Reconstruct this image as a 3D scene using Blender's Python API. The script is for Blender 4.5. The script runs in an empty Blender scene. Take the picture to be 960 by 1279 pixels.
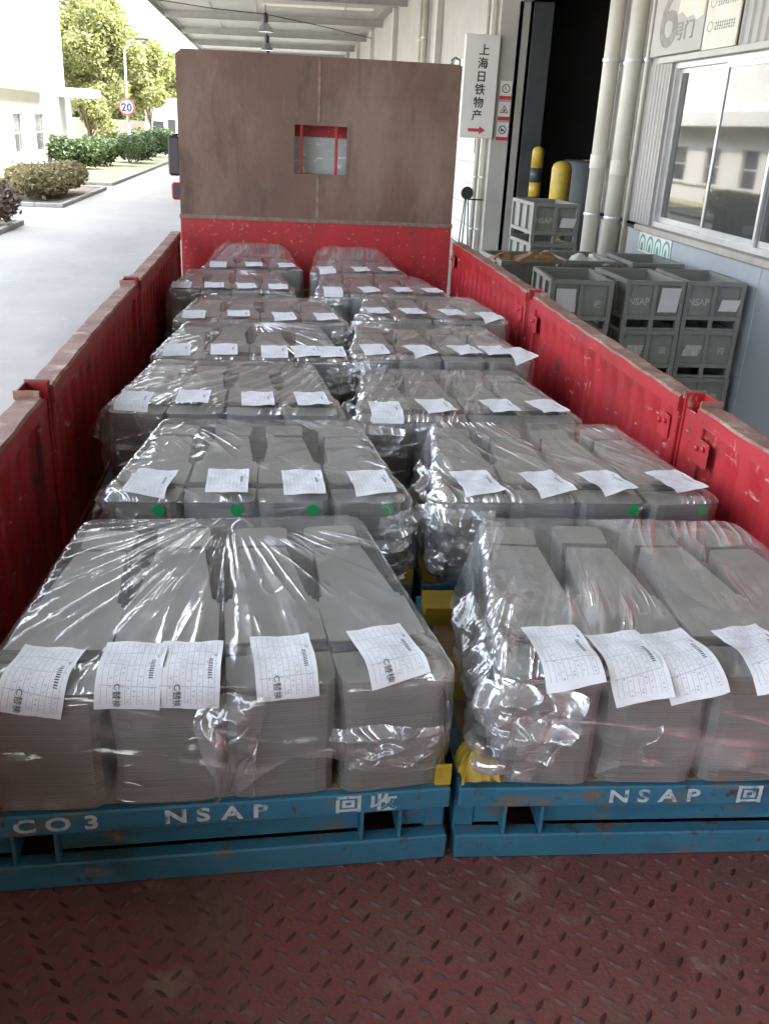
import bpy, math, random
import numpy as np
from mathutils import Vector, Matrix
R = math.radians
PI = math.pi
sc = bpy.context.scene
C = sc.collection

# ------------------------------------------------------------------ camera
cam_d = bpy.data.cameras.new('camera')
cam = bpy.data.objects.new('camera', cam_d); C.objects.link(cam)
cam_d.sensor_fit = 'HORIZONTAL'; cam_d.sensor_width = 36.0
cam_d.lens = 36.0 * 1150.5 / 960.0
cam_d.clip_start = 0.05; cam_d.clip_end = 2000
_r = Vector((0.99275042, -0.11050269, 0.04728376)); _u = Vector((-0.000657, 0.388399, 0.921491)); _f = Vector((0.1201922, 0.91484162, -0.38551089))
_m = Matrix((( _r.x, _u.x, -_f.x), (_r.y, _u.y, -_f.y), (_r.z, _u.z, -_f.z))).to_4x4()
_m.translation = Vector((-0.3964, -1.6728, 1.6113))
cam.matrix_world = _m
sc.camera = cam

# ------------------------------------------------------------------ light
SUN_EL, SUN_AZ = 58.0, 96.0           # azimuth clockwise from +Y: over the warehouse roof
w = bpy.data.worlds.new('World'); sc.world = w; w.use_nodes = True
nt = w.node_tree; bg = nt.nodes['Background']
sky = nt.nodes.new('ShaderNodeTexSky'); sky.sky_type = 'NISHITA'; sky.sun_disc = False
sky.sun_elevation = R(SUN_EL); sky.sun_rotation = R(SUN_AZ)
sky.air_density = 1.0; sky.dust_density = 4.0; sky.ozone_density = 0.5
hs = nt.nodes.new('ShaderNodeHueSaturation'); hs.inputs['Saturation'].default_value = 0.45   # hazy white sky
nt.links.new(sky.outputs[0], hs.inputs['Color']); nt.links.new(hs.outputs[0], bg.inputs[0]); bg.inputs[1].default_value = 0.15
sd = bpy.data.lights.new('sun', 'SUN'); sd.energy = 2.0; sd.angle = R(0.6); sd.color = (1.0, 0.95, 0.87)
sun = bpy.data.objects.new('sun', sd); C.objects.link(sun)
_ts = Vector((math.sin(R(SUN_AZ)) * math.cos(R(SUN_EL)), math.cos(R(SUN_AZ)) * math.cos(R(SUN_EL)), math.sin(R(SUN_EL))))
sun.rotation_euler = (-_ts).to_track_quat('-Z', 'Y').to_euler()
sun.location = _ts * 60
sc.view_settings.view_transform = 'Standard'; sc.view_settings.look = 'None'
sc.view_settings.exposure = 3.68; sc.view_settings.gamma = 1.0; sc.view_settings.use_curve_mapping = False
cy = sc.cycles
cy.max_bounces = 10; cy.diffuse_bounces = 5; cy.glossy_bounces = 4; cy.transmission_bounces = 6; cy.transparent_max_bounces = 16
cy.use_denoising = True; cy.sample_clamp_indirect = 8.0
cy.caustics_reflective = False; cy.caustics_refractive = False

# ------------------------------------------------------------------ mesh helpers
class MB:
    def __init__(s): s.v = []; s.f = []; s.mi = []; s.uv = None
    def add(s, vs, fs, mi=0):
        o = len(s.v); s.v += [tuple(v) for v in vs]
        for f in fs: s.f.append(tuple(o + i for i in f)); s.mi.append(mi)
        return s
    def box(s, x0, x1, y0, y1, z0, z1, mi=0, M=None):
        vs = [(x0,y0,z0),(x1,y0,z0),(x1,y1,z0),(x0,y1,z0),(x0,y0,z1),(x1,y0,z1),(x1,y1,z1),(x0,y1,z1)]
        if M is not None: vs = [tuple(M @ Vector(v)) for v in vs]
        return s.add(vs, [(0,3,2,1),(4,5,6,7),(0,1,5,4),(1,2,6,5),(2,3,7,6),(3,0,4,7)], mi)
    def bbox(s, x0, x1, y0, y1, z0, z1, b=0.004, mi=0, M=None):
        """box with all edges chamfered by b"""
        vs = []; idx = {}
        X = (x0, x1); Y = (y0, y1); Z = (z0, z1)
        for i in (0, 1):
            for j in (0, 1):
                for k in (0, 1):
                    sx, sy, sz = (1, -1)[i], (1, -1)[j], (1, -1)[k]
                    p = (X[i], Y[j], Z[k])
                    idx[(i, j, k, 0)] = len(vs); vs.append((p[0], p[1] + sy*b, p[2] + sz*b))
                    idx[(i, j, k, 1)] = len(vs); vs.append((p[0] + sx*b, p[1], p[2] + sz*b))
                    idx[(i, j, k, 2)] = len(vs); vs.append((p[0] + sx*b, p[1] + sy*b, p[2]))
        if M is not None: vs = [tuple(M @ Vector(v)) for v in vs]
        g = lambda i, j, k, a: idx[(i, j, k, a)]
        fs = [(g(0,0,0,0),g(0,0,1,0),g(0,1,1,0),g(0,1,0,0)), (g(1,0,0,0),g(1,1,0,0),g(1,1,1,0),g(1,0,1,0)),
              (g(0,0,0,1),g(1,0,0,1),g(1,0,1,1),g(0,0,1,1)), (g(0,1,0,1),g(0,1,1,1),g(1,1,1,1),g(1,1,0,1)),
              (g(0,0,0,2),g(0,1,0,2),g(1,1,0,2),g(1,0,0,2)), (g(0,0,1,2),g(1,0,1,2),g(1,1,1,2),g(0,1,1,2))]
        for i in (0, 1):
            for j in (0, 1): fs.append((g(i,j,0,0), g(i,j,0,1), g(i,j,1,1), g(i,j,1,0)))
        for i in (0, 1):
            for k in (0, 1): fs.append((g(i,0,k,0), g(i,0,k,2), g(i,1,k,2), g(i,1,k,0)))
        for j in (0, 1):
            for k in (0, 1): fs.append((g(0,j,k,1), g(0,j,k,2), g(1,j,k,2), g(1,j,k,1)))
        for i in (0, 1):
            for j in (0, 1):
                for k in (0, 1): fs.append((g(i,j,k,0), g(i,j,k,1), g(i,j,k,2)))
        return s.add(vs, fs, mi)
    def prism(s, poly, z0, z1, mi=0, M=None):
        n = len(poly)
        vs = [(x, y, z0) for x, y in poly] + [(x, y, z1) for x, y in poly]
        if M is not None: vs = [tuple(M @ Vector(v)) for v in vs]
        fs = [tuple(range(n - 1, -1, -1)), tuple(range(n, 2*n))] + [(i, (i+1) % n, n + (i+1) % n, n + i) for i in range(n)]
        return s.add(vs, fs, mi)
    def lathe(s, prof, n=16, mi=0, M=None):
        vs = []; fs = []
        for r, z in prof:
            for k in range(n):
                a = 2*PI*k/n; vs.append((r*math.cos(a), r*math.sin(a), z))
        for i in range(len(prof) - 1):
            for k in range(n):
                k2 = (k+1) % n
                fs.append((i*n + k, i*n + k2, (i+1)*n + k2, (i+1)*n + k))
        fs.append(tuple(range(n-1, -1, -1))); fs.append(tuple((len(prof)-1)*n + k for k in range(n)))
        if M is not None: vs = [tuple(M @ Vector(v)) for v in vs]
        return s.add(vs, fs, mi)
    def tube(s, pts, r, n=8, mi=0):
        pts = [Vector(p) for p in pts]; rs = r if isinstance(r, (list, tuple)) else [r]*len(pts)
        vs = []; fs = []
        for i, p in enumerate(pts):
            d = (pts[min(i+1, len(pts)-1)] - pts[max(i-1, 0)]).normalized()
            a = d.cross(Vector((0, 0, 1)) if abs(d.z) < .9 else Vector((1, 0, 0))).normalized(); b = d.cross(a)
            for k in range(n):
                t = 2*PI*k/n; vs.append(tuple(p + (a*math.cos(t) + b*math.sin(t))*rs[i]))
        for i in range(len(pts) - 1):
            for k in range(n):
                k2 = (k+1) % n; fs.append((i*n + k, i*n + k2, (i+1)*n + k2, (i+1)*n + k))
        fs.append(tuple(range(n-1, -1, -1))); fs.append(tuple((len(pts)-1)*n + k for k in range(n)))
        return s.add(vs, fs, mi)
    def build(s, name, mat, parent=None, smooth=False, loc=None, rotz=None):
        me = bpy.data.meshes.new(name); me.from_pydata(s.v, [], s.f); me.update()
        for m in (mat if isinstance(mat, (list, tuple)) else [mat]): me.materials.append(m)
        if len(me.materials) > 1: me.polygons.foreach_set('material_index', s.mi)
        if smooth: me.polygons.foreach_set('use_smooth', [True]*len(me.polygons))
        if s.uv is not None:
            l = me.uv_layers.new(name='UVMap'); li = np.empty(len(me.loops), int); me.loops.foreach_get('vertex_index', li)
            l.data.foreach_set('uv', np.asarray(s.uv)[li].astype(np.float32).ravel())
        return link(name, me, parent, loc, rotz)
def link(name, me, parent=None, loc=None, rotz=None):
    o = bpy.data.objects.new(name, me); C.objects.link(o)
    if parent is not None: o.parent = parent
    if loc is not None: o.location = loc
    if rotz is not None: o.rotation_euler = (0, 0, rotz)
    return o
def slab(u, v, holes, t0, t1, axis):
    """sheet with rectangular holes: u,v sorted cuts; holes = set of (iu,iv); thickness t0..t1 along axis 'x','y' or 'z'"""
    m = MB(); nu, nv = len(u)-1, len(v)-1
    solid = lambda i, j: 0 <= i < nu and 0 <= j < nv and (i, j) not in holes
    def P(a, b, t): return {'x': (t, a, b), 'y': (a, t, b), 'z': (a, b, t)}[axis]
    flip = axis == 'y'
    def q(a, b, c, d): m.add([a, b, c, d], [(3, 2, 1, 0) if flip else (0, 1, 2, 3)])
    for i in range(nu):
        for j in range(nv):
            if not solid(i, j): continue
            a, b, c, d = u[i], u[i+1], v[j], v[j+1]
            q(P(a,c,t1), P(b,c,t1), P(b,d,t1), P(a,d,t1)); q(P(a,d,t0), P(b,d,t0), P(b,c,t0), P(a,c,t0))
            if not solid(i-1, j): q(P(a,c,t0), P(a,c,t1), P(a,d,t1), P(a,d,t0))
            if not solid(i+1, j): q(P(b,d,t0), P(b,d,t1), P(b,c,t1), P(b,c,t0))
            if not solid(i, j-1): q(P(b,c,t0), P(b,c,t1), P(a,c,t1), P(a,c,t0))
            if not solid(i, j+1): q(P(a,d,t0), P(a,d,t1), P(b,d,t1), P(b,d,t0))
    return m
def tag(o, label, cat, group=None, kind=None):
    o['label'] = label; o['category'] = cat
    if group: o['group'] = group
    if kind: o['kind'] = kind
    return o
def struct(o): o['kind'] = 'structure'; return o
def thing(name, loc, label, cat, group=None, rotz=0):
    o = bpy.data.objects.new(name, None); C.objects.link(o); o.location = loc; o.rotation_euler = (0, 0, rotz)
    o.empty_display_size = .1
    return tag(o, label, cat, group)
def copy_tree(o, parent=None):
    c = o.copy(); C.objects.link(c); c.parent = parent
    for ch in o.children: copy_tree(ch, c)
    return c
def text(s, size, mat, loc, rot, parent=None, name='lettering', align='CENTER', ext=.001, sx=1.0, bold=0.0, spacing=1.0, thick=0.0):
    cu = bpy.data.curves.new(name, 'FONT'); cu.body = s; cu.size = size; cu.align_x = align; cu.align_y = 'CENTER'
    cu.extrude = ext; cu.offset = bold; cu.space_character = spacing; cu.resolution_u = 3
    t = bpy.data.objects.new(name, cu); C.objects.link(t)
    dg = bpy.context.evaluated_depsgraph_get(); me = bpy.data.meshes.new_from_object(t.evaluated_get(dg))
    bpy.data.objects.remove(t); bpy.data.curves.remove(cu)
    if thick:
        v0 = [tuple(v.co) for v in me.vertices]; f0 = [tuple(p.vertices) for p in me.polygons]; mb_ = MB()
        for k_, (dx_, dy_) in enumerate(((0, 0), (thick, 0), (-thick, 0), (0, thick*.7), (0, -thick*.7))):
            mb_.add([(x_ + dx_, y_ + dy_, z_ + .0004*k_) for x_, y_, z_ in v0], f0)
        bpy.data.meshes.remove(me); me = bpy.data.meshes.new(name); me.from_pydata(mb_.v, [], mb_.f); me.update()
    me.name = name; me.materials.clear(); me.materials.append(mat)
    o = link(name, me, parent); o.location = loc; o.rotation_euler = rot; o.scale = (sx, 1, 1)
    return o
FRONT = (PI/2, 0, 0)            # text facing -Y
WALLR = (PI/2, 0, -PI/2)        # text facing -X

# numpy value noise
def _h(ix, iy, iz, seed):
    n = (ix.astype(np.int64)*374761393 + iy.astype(np.int64)*668265263 + iz.astype(np.int64)*2147483647 + seed*1274126177) & 0xffffffff
    n = ((n ^ (n >> 13)) * 1274126177) & 0xffffffff
    n = ((n ^ (n >> 16)) * 2246822519) & 0xffffffff
    return ((n ^ (n >> 15)) & 0xffff) / 65535.0
def vn(x, y, z, seed=0):
    x, y, z = np.broadcast_arrays(np.asarray(x, float), np.asarray(y, float), np.asarray(z, float))
    ix, iy, iz = np.floor(x), np.floor(y), np.floor(z); fx, fy, fz = x-ix, y-iy, z-iz
    s = lambda t: t*t*t*(t*(t*6-15)+10); fx, fy, fz = s(fx), s(fy), s(fz); r = 0
    for a in (0, 1):
        for b in (0, 1):
            for c in (0, 1):
                r = r + _h(ix+a, iy+b, iz+c, seed)*(fx if a else 1-fx)*(fy if b else 1-fy)*(fz if c else 1-fz)
    return r
def ridge(x, y, z, seed=0, p=3): return (1 - np.abs(2*vn(x, y, z, seed) - 1))**p

# ------------------------------------------------------------------ materials
def nodes(name):
    m = bpy.data.materials.new(name); m.use_nodes = True
    return m, m.node_tree, m.node_tree.nodes['Principled BSDF']
def N(t, typ, **kw):
    n = t.nodes.new(typ)
    for k, v in kw.items(): setattr(n, k, v)
    return n
def noise(t, vec, scale, detail=5, rough=.55, stretch=None, off=0):
    mp = N(t, 'ShaderNodeMapping'); t.links.new(vec, mp.inputs[0])
    if stretch: mp.inputs['Scale'].default_value = stretch
    mp.inputs['Location'].default_value = (off, off*1.3, off*.7)
    n = N(t, 'ShaderNodeTexNoise'); n.inputs['Scale'].default_value = scale; n.inputs['Detail'].default_value = detail; n.inputs['Roughness'].default_value = rough
    t.links.new(mp.outputs[0], n.inputs['Vector']); return n.outputs['Fac']
def ramp(t, fac, p0, p1):
    r = N(t, 'ShaderNodeMapRange'); r.clamp = True; t.links.new(fac, r.inputs[0])
    r.inputs[1].default_value = p0; r.inputs[2].default_value = p1; return r.outputs[0]
def mixc(t, fac, a, b, typ='MIX'):
    m = N(t, 'ShaderNodeMix', data_type='RGBA', blend_type=typ)
    if isinstance(fac, (int, float)): m.inputs[0].default_value = fac
    else: t.links.new(fac, m.inputs[0])
    for i, c in ((6, a), (7, b)):
        if isinstance(c, (tuple, list)): m.inputs[i].default_value = (*c[:3], 1)
        else: t.links.new(c, m.inputs[i])
    return m.outputs[2]
def pos(t): return N(t, 'ShaderNodeNewGeometry').outputs['Position']
def pm(name, c1, c2=None, sc_=6, rough=.6, metal=0, bump=0, bsc=60, wear=(), stretch=None, lo=.35, hi=.65, spec=.5):
    """two-tone procedural paint; wear = [(colour, scale, lo, hi, stretch)] laid over it"""
    m, t, b = nodes(name); p = pos(t)
    col = mixc(t, ramp(t, noise(t, p, sc_, stretch=stretch), lo, hi), c1, c2 or tuple(x*.75 for x in c1))
    for i, (wc, ws, l, h, st) in enumerate(wear):
        col = mixc(t, ramp(t, noise(t, p, ws, 8, .65, st, 3.1*(i+1)), l, h), col, wc)
    t.links.new(col, b.inputs['Base Color'])
    b.inputs['Metallic'].default_value = metal; b.inputs['Specular IOR Level'].default_value = spec
    rn = ramp(t, noise(t, p, sc_*2.3, off=9), 0, 1)
    mr = N(t, 'ShaderNodeMapRange'); t.links.new(rn, mr.inputs[0]); mr.inputs[3].default_value = max(.02, rough-.12); mr.inputs[4].default_value = min(1, rough+.12)
    t.links.new(mr.outputs[0], b.inputs['Roughness'])
    if bump:
        bp = N(t, 'ShaderNodeBump'); bp.inputs['Strength'].default_value = bump; bp.inputs['Distance'].default_value = .01
        t.links.new(noise(t, p, bsc, 6), bp.inputs['Height']); t.links.new(bp.outputs[0], b.inputs['Normal'])
    return m
M = {}
M['concrete'] = pm('concrete', (.335, .318, .288), (.28, .266, .242), .35, .85, bump=.25, bsc=25, wear=[((.21, .203, .19), .16, .48, .66, (1, .3, 1)), ((.36, .35, .33), 2.0, .6, .8, None)])
M['deck'] = pm('deck_paint', (.225, .072, .062), (.175, .070, .058), 4, .55, bump=.35, bsc=90, wear=[((.185, .10, .072), 2.6, .50, .66, None), ((.10, .042, .036), 3.1, .60, .74, None), ((.29, .22, .165), 6.5, .58, .74, None), ((.34, .27, .22), 30, .70, .78, None)])
M['lug'] = pm('lug_wear', (.055, .022, .020), (.12, .062, .052), 7, .45, bump=.1)
M['red'] = pm('red_paint', (.40, .018, .025), (.33, .015, .020), 2.4, .5, bump=.2, bsc=22, wear=[((.19, .020, .018), 1.7, .50, .75, (1, 1, .22)), ((.46, .06, .06), 3.1, .60, .78, (1, 1, .3)), ((.50, .24, .21), 13, .635, .72, (1, 1, .4)), ((.09, .035, .025), 6, .58, .72, (1, 1, .6)), ((.48, .30, .27), 34, .62, .69, (1, .2, 1))])
M['rail'] = pm('rail_worn', (.20, .085, .065), (.29, .16, .125), 5, .6, bump=.2, wear=[((.48, .38, .33), 8, .52, .72, None), ((.14, .07, .05), 12, .62, .75, None)])
M['board'] = pm('brown_board', (.145, .080, .055), (.110, .060, .043), 1.6, .55, bump=.25, bsc=30, wear=[((.20, .132, .098), 1.3, .48, .66, (1, 1, .45)), ((.120, .044, .036), .9, .52, .70, (1, 1, .6)), ((.050, .030, .025), 4.0, .54, .70, (1, 1, .25)), ((.17, .125, .105), 9, .64, .78, (1, 1, .2)), ((.30, .24, .2), 24, .74, .82, None)])
M['weld'] = pm('weld', (.22, .16, .13), (.15, .09, .07), 20, .6, bump=.4)
M['blue'] = pm('blue_paint', (.045, .19, .285), (.034, .155, .235), 4, .5, bump=.3, bsc=45, wear=[((.03, .075, .09), 5, .55, .72, (.5, 1, 1)), ((.07, .26, .34), 9, .60, .75, (.35, 1, 1)), ((.17, .14, .11), 15, .57, .64, (.5, 1, 1)), ((.10, .045, .028), 26, .60, .68, None)])
M['stencil'] = pm('stencil_white', (.60, .64, .64), (.40, .50, .54), 25, .7, wear=[((.04, .17, .25), 30, .54, .64, None)])
M['yellow'] = pm('yellow_paint', (.52, .37, .035), (.42, .29, .04), 9, .45, bump=.2, wear=[((.25, .18, .05), 12, .6, .75, None)])
M['tan'] = pm('tan_board', (.33, .22, .12), (.25, .17, .09), 12, .8, bump=.3)
M['black'] = pm('black_rubber', (.02, .02, .02), (.03, .03, .03), 5, .7)
M['dark'] = pm('dark_steel', (.05, .05, .055), (.035, .035, .04), 5, .5)
M['chrome'] = pm('rim_steel', (.45, .45, .46), (.38, .38, .4), 5, .35, metal=.8)
M['bin'] = pm('bin_paint', (.235, .24, .218), (.20, .205, .187), 3, .5, bump=.15, wear=[((.235, .24, .21), 4, .52, .72, None), ((.08, .07, .055), 11, .62, .75, None)])
M['binlite'] = pm('bin_stencil', (.52, .54, .52), (.36, .38, .36), 30, .7)
M['paper'] = pm('plain_paper', (.66, .66, .65), (.60, .60, .60), 5, .8, wear=[((.5, .5, .5), 30, .68, .74, (1, 1, 3))])
M['clad'] = pm('grey_cladding', (.40, .385, .36), (.36, .345, .32), 1.2, .5, wear=[((.36, .34, .31), 1.5, .55, .8, (1, 1, .15))])
M['bluewall'] = pm('blue_grey_panel', (.40, .435, .465), (.36, .395, .425), .8, .45, wear=[((.33, .36, .39), 2, .55, .8, (1, 1, .3))])
M['pilaster'] = pm('pilaster_paint', (.50, .49, .455), (.44, .43, .40), 1.5, .55)
M['pipe'] = pm('pvc_pipe', (.56, .54, .47), (.50, .48, .42), 2, .4, wear=[((.36, .37, .27), 2.2, .55, .8, (1, 1, .3))])
M['alu'] = pm('aluminium', (.62, .62, .61), (.55, .55, .54), 4, .35, metal=.4)
M['sill'] = pm('sill_concrete', (.46, .43, .38), (.38, .35, .31), 4, .7, bump=.2)
M['whitewall'] = pm('white_render', (.66, .66, .645), (.61, .61, .60), .5, .8)
M['whitepanel'] = pm('white_sheet', (.72, .72, .69), (.66, .66, .63), 1.5, .5)
M['signwhite'] = pm('sign_white', (.80, .79, .76), (.76, .75, .72), 2, .4)
M['signface'] = pm('sign_face', (.40, .40, .405), (.36, .36, .365), 3, .5)
M['ink'] = pm('sign_ink', (.035, .035, .035), (.05, .05, .05), 5, .5)
M['inkgrey'] = pm('faded_ink', (.19, .175, .16), (.28, .26, .23), 12, .6)
M['signred'] = pm('sign_red', (.55, .03, .05), (.6, .06, .08), 6, .5)
M['signblue'] = pm('sign_blue', (.006, .015, .10), (.006, .015, .09), 6, .5)
M['polegrey'] = pm('pole_white', (.66, .66, .64), (.6, .6, .58), 3, .5)
M['poleblue'] = pm('pole_blue', (.10, .24, .5), (.08, .2, .44), 3, .5)
M['cream'] = pm('cream_plate', (.60, .565, .45), (.62, .60, .52), 2.5, .5, wear=[((.45, .36, .16), 2.2, .55, .72, None)])
M['green'] = pm('green_print', (.05, .32, .26), (.06, .38, .30), 6, .5)
M['sticker'] = pm('green_sticker', (.01, .34, .09), (.01, .30, .08), 9, .5)
M['canopy'] = pm('canopy_sheet', (.38, .38, .36), (.33, .33, .315), 1.0, .6)
M['beam'] = pm('canopy_beam', (.36, .36, .34), (.31, .31, .295), 2, .55)
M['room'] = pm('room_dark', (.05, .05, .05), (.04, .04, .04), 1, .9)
M['curtain'] = pm('strip_curtain', (.07, .075, .08), (.05, .055, .06), 1.5, .5)
M['trunk'] = pm('bark', (.16, .12, .085), (.10, .08, .06), 6, .9, bump=.5)
M['soil'] = pm('soil', (.17, .145, .10), (.12, .10, .07), 2, .95, bump=.5)
M['verge'] = pm('dry_verge', (.30, .28, .19), (.22, .23, .12), 1.2, .95, bump=.5, wear=[((.14, .17, .07), 1.5, .5, .7, None)])
M['kerb'] = pm('kerb_stone', (.30, .29, .27), (.22, .21, .20), 3, .85, bump=.3)
M['fence'] = pm('tan_wall', (.33, .27, .21), (.28, .23, .18), 1.4, .85)
M['cloth'] = pm('brown_cloth', (.28, .165, .085), (.22, .12, .06), 9, .85, bump=.3)
M['bag'] = pm('white_bag', (.62, .61, .57), (.5, .5, .46), 20, .35, bump=.5)
M['cable'] = pm('cable_black', (.03, .03, .03), (.03, .03, .03), 5, .6)
def leafmat(name, c1, c2, c3=None):
    m, t, b = nodes(name); p = pos(t)
    col = mixc(t, ramp(t, noise(t, p, 1.1, 3), .35, .65), c1, c2)
    col = mixc(t, ramp(t, noise(t, p, 11, 2, off=4), .5, .75), col, c3 or tuple(x*1.5 for x in c1))
    t.links.new(col, b.inputs['Base Color']); b.inputs['Roughness'].default_value = .6
    tr = N(t, 'ShaderNodeBsdfTranslucent'); t.links.new(col, tr.inputs[0])
    mx = N(t, 'ShaderNodeMixShader'); mx.inputs[0].default_value = .35
    t.links.new(b.outputs[0], mx.inputs[1]); t.links.new(tr.outputs[0], mx.inputs[2])
    t.links.new(mx.outputs[0], t.nodes['Material Output'].inputs[0]); return m
M['leaf_tree'] = leafmat('leaf_spring', (.19, .20, .065), (.16, .18, .055), (.25, .245, .10))
M['leaf_far'] = leafmat('leaf_far', (.13, .16, .06), (.15, .16, .07))
M['leaf_hedge'] = leafmat('leaf_hedge', (.068, .105, .038), (.048, .078, .030), (.11, .145, .055))
M['leaf_dry'] = leafmat('leaf_dry', (.19, .155, .075), (.12, .125, .055), (.30, .20, .10))
M['leaf_pink'] = leafmat('leaf_pink', (.20, .15, .12), (.10, .09, .06), (.30, .24, .21))
def steelmat():
    m, t, b = nodes('lamination_steel'); p = pos(t)
    oi = N(t, 'ShaderNodeObjectInfo').outputs['Random']
    col = mixc(t, oi, (.315, .308, .295), (.285, .280, .245))
    col = mixc(t, ramp(t, noise(t, p, 5, 4), .4, .7), col, (.255, .248, .24))
    sx = N(t, 'ShaderNodeSeparateXYZ'); t.links.new(p, sx.inputs[0])
    cz = N(t, 'ShaderNodeCombineXYZ'); t.links.new(sx.outputs[2], cz.inputs[2])
    ln = noise(t, cz.outputs[0], 300, 3, .75)
    g = N(t, 'ShaderNodeNewGeometry'); sn = N(t, 'ShaderNodeSeparateXYZ'); t.links.new(g.outputs['Normal'], sn.inputs[0])
    ab = N(t, 'ShaderNodeMath', operation='ABSOLUTE'); t.links.new(sn.outputs[2], ab.inputs[0])
    side = N(t, 'ShaderNodeMath', operation='SUBTRACT'); side.inputs[0].default_value = 1; t.links.new(ab.outputs[0], side.inputs[1])
    lm = N(t, 'ShaderNodeMath', operation='MULTIPLY'); t.links.new(ramp(t, ln, .40, .62), lm.inputs[0]); t.links.new(side.outputs[0], lm.inputs[1])
    lm2 = N(t, 'ShaderNodeMath', operation='MULTIPLY'); t.links.new(lm.outputs[0], lm2.inputs[0]); lm2.inputs[1].default_value = .8
    col = mixc(t, lm2.outputs[0], col, (.12, .112, .108))
    t.links.new(col, b.inputs['Base Color']); b.inputs['Roughness'].default_value = .45; b.inputs['Metallic'].default_value = .15
    bp = N(t, 'ShaderNodeBump'); bp.inputs['Strength'].default_value = .25; bp.inputs['Distance'].default_value = .004
    t.links.new(lm.outputs[0], bp.inputs['Height']); t.links.new(bp.outputs[0], b.inputs['Normal']); return m
M['steel'] = steelmat()
def filmmat():
    """clear film: mostly see-through, glossy, with fine drawn-out creases that follow the pull of the wrap (UV: across, along)"""
    m, t, b = nodes('stretch_film'); t.nodes.remove(b); p = pos(t)
    uv = N(t, 'ShaderNodeUVMap').outputs[0]
    def rdg(vec, scale, st, off, pw, detail=2):
        n = noise(t, vec, scale, detail, .5, st, off)
        a1 = N(t, 'ShaderNodeMath', operation='MULTIPLY_ADD'); t.links.new(n, a1.inputs[0]); a1.inputs[1].default_value = 2; a1.inputs[2].default_value = -1
        a2 = N(t, 'ShaderNodeMath', operation='ABSOLUTE'); t.links.new(a1.outputs[0], a2.inputs[0])
        a3 = N(t, 'ShaderNodeMath', operation='MULTIPLY_ADD'); t.links.new(a2.outputs[0], a3.inputs[0]); a3.inputs[1].default_value = -2.4; a3.inputs[2].default_value = 1; a3.use_clamp = True
        a4 = N(t, 'ShaderNodeMath', operation='POWER'); t.links.new(a3.outputs[0], a4.inputs[0]); a4.inputs[1].default_value = pw; return a4.outputs[0]
    def mul(a, c):
        n = N(t, 'ShaderNodeMath', operation='MULTIPLY')
        for i, q in enumerate((a, c)):
            if isinstance(q, (int, float)): n.inputs[i].default_value = q
            else: t.links.new(q, n.inputs[i])
        return n.outputs[0]
    def add(a, c):
        n = N(t, 'ShaderNodeMath', operation='ADD'); t.links.new(a, n.inputs[0]); t.links.new(c, n.inputs[1]); return n.outputs[0]
    lo_ = N(t, 'ShaderNodeAttribute'); lo_.attribute_name = 'slack'; lo_ = lo_.outputs['Fac']
    mask = ramp(t, add(noise(t, p, 3.2, 3, off=7), mul(lo_, .22)), .48, .62)
    streak = mul(rdg(uv, 17, (1, .06, 1), 1, 3.2, 1), mask)
    fine = mul(rdg(uv, 42, (1, .06, 1), 5, 3.0, 1), ramp(t, add(noise(t, p, 4, 3, off=13), mul(lo_, .2)), .55, .68))
    crum = mul(rdg(p, 19, None, 3, 1.6, 2), lo_)
    tear = mul(rdg(p, 9, (1, .6, 1), 11, 5, 1), ramp(t, noise(t, p, 5, 2, off=23), .55, .65))
    h = add(add(streak, mul(fine, .4)), add(mul(crum, .5), mul(tear, .35)))
    bp = N(t, 'ShaderNodeBump'); bp.inputs['Strength'].default_value = 1.0; bp.inputs['Distance'].default_value = .0085
    t.links.new(h, bp.inputs['Height'])
    gl = N(t, 'ShaderNodeBsdfGlossy'); gl.inputs['Roughness'].default_value = .11; gl.inputs['Color'].default_value = (1, 1, 1, 1); t.links.new(bp.outputs[0], gl.inputs['Normal'])
    tr = N(t, 'ShaderNodeBsdfTransparent'); tr.inputs[0].default_value = (.975, .977, .975, 1)
    df = N(t, 'ShaderNodeBsdfDiffuse'); df.inputs[0].default_value = (.85, .85, .85, 1); t.links.new(bp.outputs[0], df.inputs['Normal'])
    hz = N(t, 'ShaderNodeMapRange'); t.links.new(noise(t, p, 9, 6, .7, off=2), hz.inputs[0]); hz.inputs[1].default_value = .42; hz.inputs[2].default_value = .75; hz.inputs[3].default_value = .035; hz.inputs[4].default_value = .13
    hz2 = add(hz.outputs[0], mul(h, .34))
    a = N(t, 'ShaderNodeMixShader'); t.links.new(hz2, a.inputs[0]); t.links.new(tr.outputs[0], a.inputs[1]); t.links.new(df.outputs[0], a.inputs[2])
    gi = N(t, 'ShaderNodeNewGeometry'); dt = N(t, 'ShaderNodeVectorMath', operation='DOT_PRODUCT'); t.links.new(gi.outputs['Incoming'], dt.inputs[0]); t.links.new(gi.outputs['Normal'], dt.inputs[1])
    ab = N(t, 'ShaderNodeMath', operation='ABSOLUTE'); t.links.new(dt.outputs['Value'], ab.inputs[0])
    om = N(t, 'ShaderNodeMath', operation='SUBTRACT'); om.inputs[0].default_value = 1; t.links.new(ab.outputs[0], om.inputs[1])
    pw5 = N(t, 'ShaderNodeMath', operation='POWER'); t.links.new(om.outputs[0], pw5.inputs[0]); pw5.inputs[1].default_value = 4.5
    fm = N(t, 'ShaderNodeMath', operation='MULTIPLY_ADD'); t.links.new(pw5.outputs[0], fm.inputs[0]); fm.inputs[1].default_value = .7; fm.inputs[2].default_value = .06
    gf = add(fm.outputs[0], mul(h, .28)); gf.node.use_clamp = True      # folded layers mirror more
    mx = N(t, 'ShaderNodeMixShader'); t.links.new(gf, mx.inputs[0]); t.links.new(a.outputs[0], mx.inputs[1]); t.links.new(gl.outputs[0], mx.inputs[2])
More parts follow.
